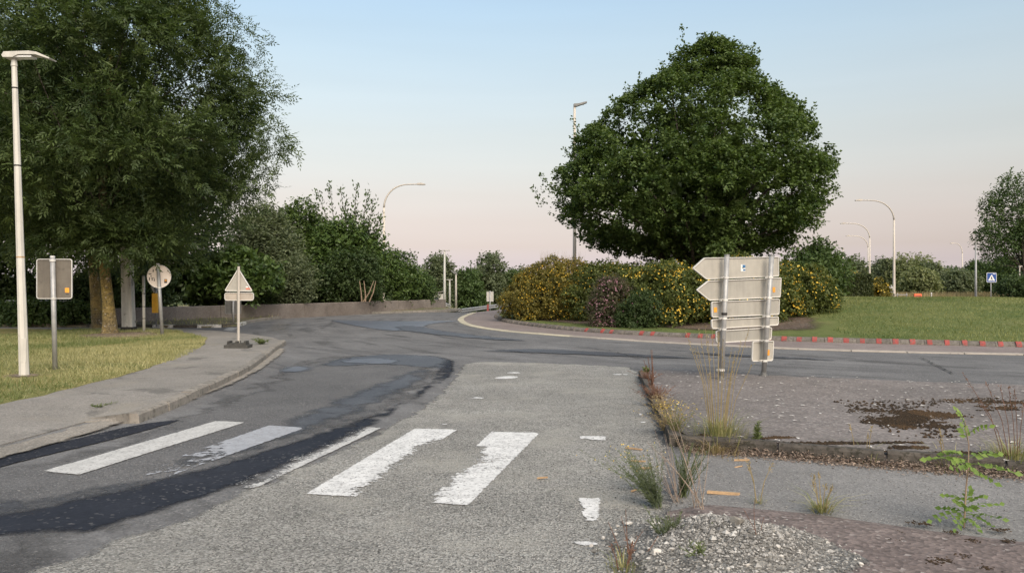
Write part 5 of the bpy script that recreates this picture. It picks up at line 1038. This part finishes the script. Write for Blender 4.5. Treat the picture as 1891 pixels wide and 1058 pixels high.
leafy('dead_stalk', 'tangle of fine bare stalks between the blue green weeds and the path', G(1250, 925, .01), st_(16, .6, .14, -.08, .05), 8, .02, .004, 'twig_red', None, stem_mat='twig_pale', st_r=.0018)
leafy('dead_stalk', 'thin dry stalks fanning over the road edge near the front', G(1165, 1040, .01), [(-.06, 0, .3), (-.14, .02, .26), (.08, .02, .2), (.18, .05, .16), (-.03, .02, .34)], 5, .03, .008, 'twig_red', None, stem_mat='twig_red', st_r=.004)
tuft('grass_tuft', 'small green tuft among dry stalks at the bottom edge', G(1150, 1052, .01), 90, .12, .006, 1.0, 'grass', 4, (.1, .2), 'grass', .06, 'twig_red')
leafy('dock_weed', 'tall withered red brown dock at the corner of the island', G(1203, 716, .1), st_(7, .62, .06), 60, .035, .012, 'twig_red', None, stem_mat='twig_red', st_r=.006)
leafy('leafy_weed', 'broad leaved green weed at the foot of the withered dock', G(1192, 692, .05), st_(6, .16, .05), 12, .10, .05, 'weed')
leafy('dry_weed', 'brown matted weeds along the side kerb of the island', G(1212, 742, .06), st_(44, .26, .16), 30, .05, .012, 'twig_red', None, stem_mat='twig_red', st_r=.0025)
leafy('dry_weed', 'brown dry weeds at the back corner of the island side kerb', G(1200, 705, .06), st_(30, .22, .12), 24, .05, .012, 'twig_red', None, stem_mat='twig_red', st_r=.0025)
leafy('dry_weed', 'yellowing dry weeds half way along the island side kerb', G(1222, 764, .04), st_(40, .28, .13), 30, .045, .010, 'dry', None, stem_mat='twig_pale', st_r=.002)
leafy('dry_weed', 'straw coloured dry weeds at the front corner of the island side kerb', G(1236, 798, .03), st_(44, .32, .13), 30, .045, .010, 'dry', ('fl_y', 2, .014), stem_mat='twig_pale', st_r=.002)
tuft('grass_tuft', 'low straggly grass on the island kerb below the small moss strip', G(1590, 842, .02), 120, .16, .006, 1.2, 'grass', 3, (.2, .35), 'grass', .14)
tuft('grass_tuft', 'low straggly grass on the island kerb behind the seedling', G(1760, 858, .02), 160, .18, .006, 1.2, 'grass', 3, (.2, .4), 'grass', .16)
leafy('leafy_weed', 'little broad leaved weed at the kerb below the moss', G(1520, 840, .01), st_(4, .08, .06), 5, .07, .035, 'weed')
leafy('leafy_weed', 'tiny round leaved weed under the kerb near the seedling', G(1665, 852, .01), st_(4, .09, .05), 5, .06, .04, 'weed')
leafy('leafy_weed', 'tiny plant growing in the dropped kerb of the left pavement', G(183, 752, .05), st_(7, .07, .10), 12, .06, .018, 'weed')
leafy('leafy_weed', 'green weeds on the pavement edge right of the rubber foot', G(484, 634, .12), st_(14, .18, .22), 16, .10, .03, 'weed')
leafy('leafy_weed', 'thin weed in the gravel heap near the biggest pale stone', G(1340, 985, .14), st_(6, .09, .06), 10, .05, .012, 'weed')
leafy('leafy_weed', 'small weed on the shoulder of the gravel heap', G(1285, 1022, .14), st_(6, .08, .05), 9, .05, .01, 'weed')
leafy('dead_stalk', 'thin dark stalk sticking out of the gravel heap', G(1405, 1000, .15), [(-.04, 0, .26), (-.1, .02, .2), (.02, 0, .16)], 3, .02, .006, 'twig_red', None, stem_mat='twig_red', st_r=.003)
# seedling with pinnate leaves, each compound leaf a part
sb = G(1780, 972, .01); sd_t = thing('tree_seedling', 'bright green tree seedling with feathered leaves on the path edge', 'seedling', sb); Y = sb[1]
stem = [sb, AT(1784, 900, Y), AT(1788, 860, Y), AT(1789, 820, Y), AT(1782, 775, Y)]
j = tube(stem, [.008, .006, .005, .004, .002], 6, False); part('stem', sd_t, j, M['twig'])
def comp_leaf(p, q, n_pairs, ll, tint, sag=.03):
    p, q = np.array(p), np.array(q); mid = (p + q) / 2 + A(0, 0, sag); tt_ = np.linspace(.22, 1, n_pairs + 1); fs = []; d = norm(q - p); s = norm(np.cross(d, A(0, 0, 1)) + 1e-6); up = np.cross(s, d)
    s = norm(s + .5 * up * RG.normal())
    for t_ in tt_[:-1]:
        b = (1 - t_) ** 2 * p + 2 * t_ * (1 - t_) * mid + t_ * t_ * q
        for sg in (-1, 1): fs.append(quads(b[None], (d * .5 + s * sg * .8 + A(0, 0, .25 * sg))[None], (up * .5 + A(0, -1.0, 0) + .4 * RG.normal(size=3))[None], [ll * RG.uniform(.9, 1.2)], [ll * .7], np.array([np.clip(tint + RG.normal() * .12, 0, 1)])))
    fs.append(quads(q[None], d[None], (up * .5 + A(0, -1, 0))[None], [ll * 1.2], [ll * .8], np.array([tint])))
    rach = tube([p, mid, q], [.0025, .002, .001], 4, False); V, Fq, T_ = cat(*fs); V2, F2 = join((V, [tuple(f) for f in Fq]), rach); return V2, F2, np.concatenate([T_, np.full(len(rach[0]), .3)])
for (x0, y0, x1, y1, dy, n, ll, tn) in [(1783, 785, 1765, 757, 0, 4, .035, .9), (1787, 800, 1826, 788, -.05, 4, .04, .85), (1787, 812, 1778, 790, .05, 3, .045, .6), (1788, 850, 1712, 848, -.08, 5, .055, .7), (1788, 856, 1760, 862, -.16, 4, .055, .6), (1788, 855, 1872, 872, -.05, 6, .055, .65), (1787, 868, 1835, 890, -.12, 4, .05, .55), (1788, 845, 1842, 838, .1, 4, .055, .75), (1788, 860, 1800, 872, -.2, 3, .055, .5), (1788, 840, 1745, 838, .12, 4, .05, .6),
                                 (1783, 925, 1745, 915, -.05, 3, .045, .5), (1783, 930, 1815, 918, .05, 3, .045, .5), (1782, 945, 1722, 960, -.06, 4, .045, .4), (1782, 950, 1850, 958, -.04, 5, .045, .45), (1782, 940, 1845, 930, .08, 4, .045, .5), (1781, 950, 1765, 975, -.12, 3, .045, .35), (1782, 955, 1805, 975, -.12, 3, .045, .4), (1783, 930, 1790, 905, .06, 3, .045, .55), (1782, 945, 1740, 938, .1, 4, .045, .4), (1782, 940, 1800, 942, -.16, 3, .05, .5), (1782, 940, 1765, 925, -.1, 3, .045, .6), (1782, 945, 1830, 970, .02, 4, .045, .35)]:
    V, Fs, T_ = comp_leaf(AT(x0, y0, Y), AT(x1, y1, Y + dy), n, ll, tn); part('leaf', sd_t, (V, Fs), M['leaf_seed'], False, {'tint': T_})
# ------------------------------------------------------------------ grit, stones, litter, moss, flakes
OCT = A((1, 0, 0), (-1, 0, 0), (0, 1, 0), (0, -1, 0), (0, 0, 1), (0, 0, -1)); OF = np.array([(0, 2, 4), (2, 1, 4), (1, 3, 4), (3, 0, 4), (2, 0, 5), (1, 2, 5), (3, 1, 5), (0, 3, 5)])
def grains(name, label, P, s, mat, tint, flat=.6, kind='stuff', par=None, cat_='gravel'):
    n = len(P); V = OCT[None] * RG.uniform(.5, 1.4, (n, 6, 1)) * (np.reshape(s, (-1, 1, 1))) * A(1, 1, flat); a = RG.uniform(0, 6.283, n); c_, s_ = np.cos(a), np.sin(a); X = V[..., 0] * c_[:, None] - V[..., 1] * s_[:, None]; Yv = V[..., 0] * s_[:, None] + V[..., 1] * c_[:, None]
    V = np.stack([X, Yv, V[..., 2]], 2) + P[:, None]; o = link(name, mesh(name, V.reshape(-1, 3), (np.arange(n)[:, None, None] * 6 + OF).reshape(-1, 3), mat, False, {'tint': np.repeat(tint, 6)}), par); return tag(o, label, cat_ if label else None, None, kind)
n_ = 7000; q = RG.normal(size=(n_, 2)) * A(.31, .28) + hc; q = q[np.hypot(*(q - hc).T) < .9]; hz_ = np.maximum(heap_z(q[:, 0], q[:, 1]), .03); n_ = len(q)
tn = np.clip(np.abs(RG.normal(size=n_)) * .42 + .03, 0, 1); grains('grit', None, np.column_stack([q, hz_ + .003]), RG.uniform(.003, .013, n_) ** 1.0 * (1 + 1.1 * (RG.random(n_) > .92)), M['grit'], tn, .7, 'stuff', heap)
n_ = 2600; q = PX(np.column_stack([np.clip(1225 + RG.normal(size=n_) * 60, 1000, 1300), RG.uniform(720, 1120, n_)])); grains('loose_gravel', 'loose grey grit scattered over the coarse road edge', np.column_stack([q, np.full(n_, .012)]), RG.uniform(.003, .010, n_), M['grit'], np.clip(RG.random(n_) ** 1.6, 0, 1), .6)
n_ = 3600; q = PX(np.column_stack([RG.uniform(300, 1200, n_), 680 + 380 * RG.random(n_) ** .8])); q = q[inside(q, PX([(850, 670), (1195, 678), (1240, 860), (1220, 1080), (100, 1080), (450, 905), (700, 800)]))]; grains('lane_grit', 'sparse dark and white chippings lying on the coarse grey lane', np.column_stack([q, np.full(len(q), .013)]), RG.uniform(.002, .007, len(q)), M['grit'], np.where(RG.random(len(q)) < .5, 0, RG.random(len(q))), .6)
n_ = 1800; q = PX(np.column_stack([RG.uniform(1260, 1900, n_), RG.uniform(850, 975, n_)])); grains('path_grit', 'fine grit scattered on the sunken asphalt path', np.column_stack([q, np.full(n_, .010)]), RG.uniform(.002, .006, n_), M['grit'], np.clip(RG.random(n_) ** 1.6, 0, 1), .6)
def pebble(s, seed):
    r = np.random.default_rng(seed); import bmesh
    bm = bmesh.new(); bmesh.ops.create_icosphere(bm, subdivisions=2, radius=1); ax = norm(r.normal(size=(16, 3))); cut = r.uniform(.48, .85, 16)
    for v in bm.verts:
        c = np.array(v.co)
        for a_, k in zip(ax, cut):
            d = c @ a_
            if d > k: c = c - a_ * (d - k)
        v.co = c
    V = np.array([v.co[:] for v in bm.verts]) * s; Fs = [tuple(v.index for v in f.verts) for f in bm.faces]; bm.free(); return V, Fs
ST = [(1286, 996, .045, .032, 'p', 'white flat stone at the left shoulder of the gravel heap'), (1360, 985, .055, .045, 'g', 'biggest grey stone lying near the top of the gravel heap'), (1213, 1040, .045, .022, 'p', 'flat white stone at the foot of the heap near the road'), (1410, 1052, .07, .02, 'g', 'flat grey slab chip at the bottom of the gravel heap'),
      (1205, 972, .035, .02, 'p', 'pale stone beside the blue green weed'), (1162, 966, .045, .012, 'p', 'flat white chip on the road left of the heap'), (1206, 986, .025, .02, 'p', 'small pale stone between road edge and heap'), (1168, 1009, .024, .016, 'p', 'white pebble at the edge of the heap beside the dry stalks'), (1140, 971, .020, .012, 'p', 'little white pebble on the road by the paint chunk')]
for i, (x, y, s, h, k, lb) in enumerate(ST):
    p = G(x, y, .02 if x < 1250 else .17); p[2] = max(heap_z(p[0], p[1]), .012) if np.hypot(*(p[:2] - hc)) < 1.2 else .012
    V, Fs = pebble(A(s, s * .7, h), 50 + i); tag(link('stone', mesh('stone', V, Fs, M['stone_p'] if k == 'p' else M['stone_g']), None, p + A(0, 0, h * .35)), lb, 'stone').rotation_euler[2] = RG.uniform(-.6, .6)
pm = [mesh('stone', *pebble(A(1, .75, .6), 90 + k), M['stone_p' if k != 1 else 'stone_g']) for k in range(4)]
for i in range(46):
    a = RG.uniform(0, 6.28); r_ = .95 * math.sqrt(RG.random()); x, y = hc[0] + r_ * math.cos(a), hc[1] + r_ * .9 * math.sin(a); s = RG.uniform(.012, .024)
    o = tag(link('stone', pm[i % 4], None, (x, y, heap_z(x, y) + s * .25)), 'small broken pale stone lying on the gravel heap', 'stone', 'small stones on the gravel heap'); o.scale = (s, s, s); o.rotation_euler = (RG.uniform(-.4, .4), RG.uniform(-.4, .4), RG.uniform(0, 6.28))
def chunk(label, x, y, z, L, Wd, H, rz, taper=.75):
    p = G(x, y, z); V, Fs = box((0, 0, H / 2), (L, Wd, H)); V = V.copy(); V[V[:, 0] > 0, 1] *= taper; V[:, 2] += .006 * np.sin(V[:, 0] * 40); V[:, 0] += np.where(V[:, 1] > 0, .012, -.004)
    o = tag(link('wood_piece', mesh('wood_piece', V, Fs, M['wood']), None, p), label, 'wood piece'); o.rotation_euler[2] = rz; return o
chunk('long split stick of wood lying on the sunken path', 1335, 911, .008, .26, .03, .02, -.12, .9); chunk('short flat wood chip by the kerb litter', 1369, 849, .008, .15, .05, .012, -.05); chunk('small wood chip on the path below the flat one', 1363, 861, .008, .07, .02, .01, .05)
chunk('pale splinter on the road edge left of the grass tuft', 1170, 828, .014, .17, .025, .014, -.5, .5); chunk('upper of two orange wood chips on the road edge', 1178, 851, .014, .13, .03, .014, -.45, .6); chunk('lower of two orange wood chips on the road edge', 1190, 864, .014, .11, .05, .014, -.3, .6); chunk('small curled bark piece in the middle of the coarse road', 1001, 882, .014, .08, .025, .015, -.3, .6); chunk('small wood chip beside the blue green weed', 1170, 905, .014, .05, .03, .01, .2)
fr = resample(front, .02); n_ = 7000; i_ = RG.integers(0, len(fr), n_); i_ = i_[fr[i_, 0] < 9]; n_ = len(i_); q = fr[i_] + A(0, -1) * (.07 + np.abs(RG.normal(size=n_)) * .13)[:, None]; P = np.column_stack([q, .012 + RG.random(n_) ** 2 * .06 * np.clip(1.6 - np.abs(q[:, 1] - fr[i_, 1]) * 6, .2, 1.5)])
fl = quads(P, rnd_dir(n_) * A(1, 1, .3), norm(A(0, 0, 1) + .5 * RG.normal(size=(n_, 3))), RG.uniform(.012, .045, n_), RG.uniform(.006, .02, n_), RG.random(n_)); tag(link('leaf_litter', mesh('leaf_litter', fl[0], fl[1], M['litter'], False, {'tint': fl[2]})), 'brown dry leaf litter gathered along the island kerb', 'leaf litter', None, 'stuff')
mpts = []
for x, y, rx, ry, n_ in [(1690, 768, 75, 14, 2600), (1640, 776, 50, 8, 500), (1600, 757, 40, 6, 200), (1730, 785, 60, 5, 300), (1780, 738, 90, 5, 200), (1850, 742, 55, 4, 260), (1860, 752, 40, 6, 200), (1680, 826, 40, 3, 250), (1560, 818, 25, 2, 120), (1440, 808, 30, 2, 260), (1500, 818, 120, 4, 700), (1750, 838, 140, 4, 700), (1290, 806, 30, 5, 500), (1640, 753, 120, 16, 260), (1720, 800, 60, 10, 60)]:
    cl = RG.normal(size=(14, 2)) * .55; k = RG.integers(0, 14, n_); u = cl[k] + RG.normal(size=(n_, 2)) * .22; mpts.append(PX(np.column_stack([x + rx * u[:, 0] * .8, y + ry * u[:, 1] * .8]), ZS))
q = np.concatenate(mpts); q = q[inside(q, slab_w)]; n_ = len(q); tn = np.clip(RG.random(n_) * .5 + .5 * (sinnoise(q[:, 0], q[:, 1], 5, 31) > .1), 0, 1); grains('moss', 'dark brown moss cushions on the raised traffic island', np.column_stack([q, np.full(n_, ZS + .005)]), RG.uniform(.010, .028, n_), M['moss'], tn, .55, cat_='moss')
q = PX(np.column_stack([RG.uniform(1300, 1891, 300), RG.uniform(960, 1060, 300)]), .04); q = q[RG.integers(0, 22, 900) * 0 + RG.integers(0, 26, 900)] + RG.normal(size=(900, 2)) * .025; q = q[np.hypot(*(q - hc).T) > 1.1]; grains('moss', 'small dark moss dots on the near concrete slab', np.column_stack([q, np.full(len(q), .036)]), RG.uniform(.004, .011, len(q)), M['moss'], RG.random(len(q)), .5, cat_='moss')
fq = scatter_in(slab_w, 420); fq = fq[fq[:, 0] < 12]; n_ = len(fq); fl = quads(np.column_stack([fq, np.full(n_, ZS + .010)]), rnd_dir(n_) * A(1, 1, 0), np.tile(A(0, 0, 1), (n_, 1)), RG.uniform(.02, .10, n_), RG.uniform(.012, .05, n_), RG.random(n_)); tag(link('paint_flakes', mesh('paint_flakes', fl[0], fl[1], M['chip'], False, {'tint': fl[2]})), 'pale flakes scattered over the raised traffic island', 'flakes', None, 'stuff')
for o in bpy.data.objects:
    if o.type == 'MESH' and o.parent is not None and o.name.split('.')[0] in ('shoots', 'shoot_stems', 'seed_heads', 'seed_stems', 'flowers', 'blades', 'leaves', 'stems', 'foliage', 'crown', 'grit'): o['kind'] = 'stuff'
print('TRIS', sum(len(o.data.loop_triangles) or sum(max(1, p.loop_total - 2) for p in o.data.polygons) if False else len(o.data.loops) - 2 * len(o.data.polygons) for o in bpy.data.objects if o.type == 'MESH'))
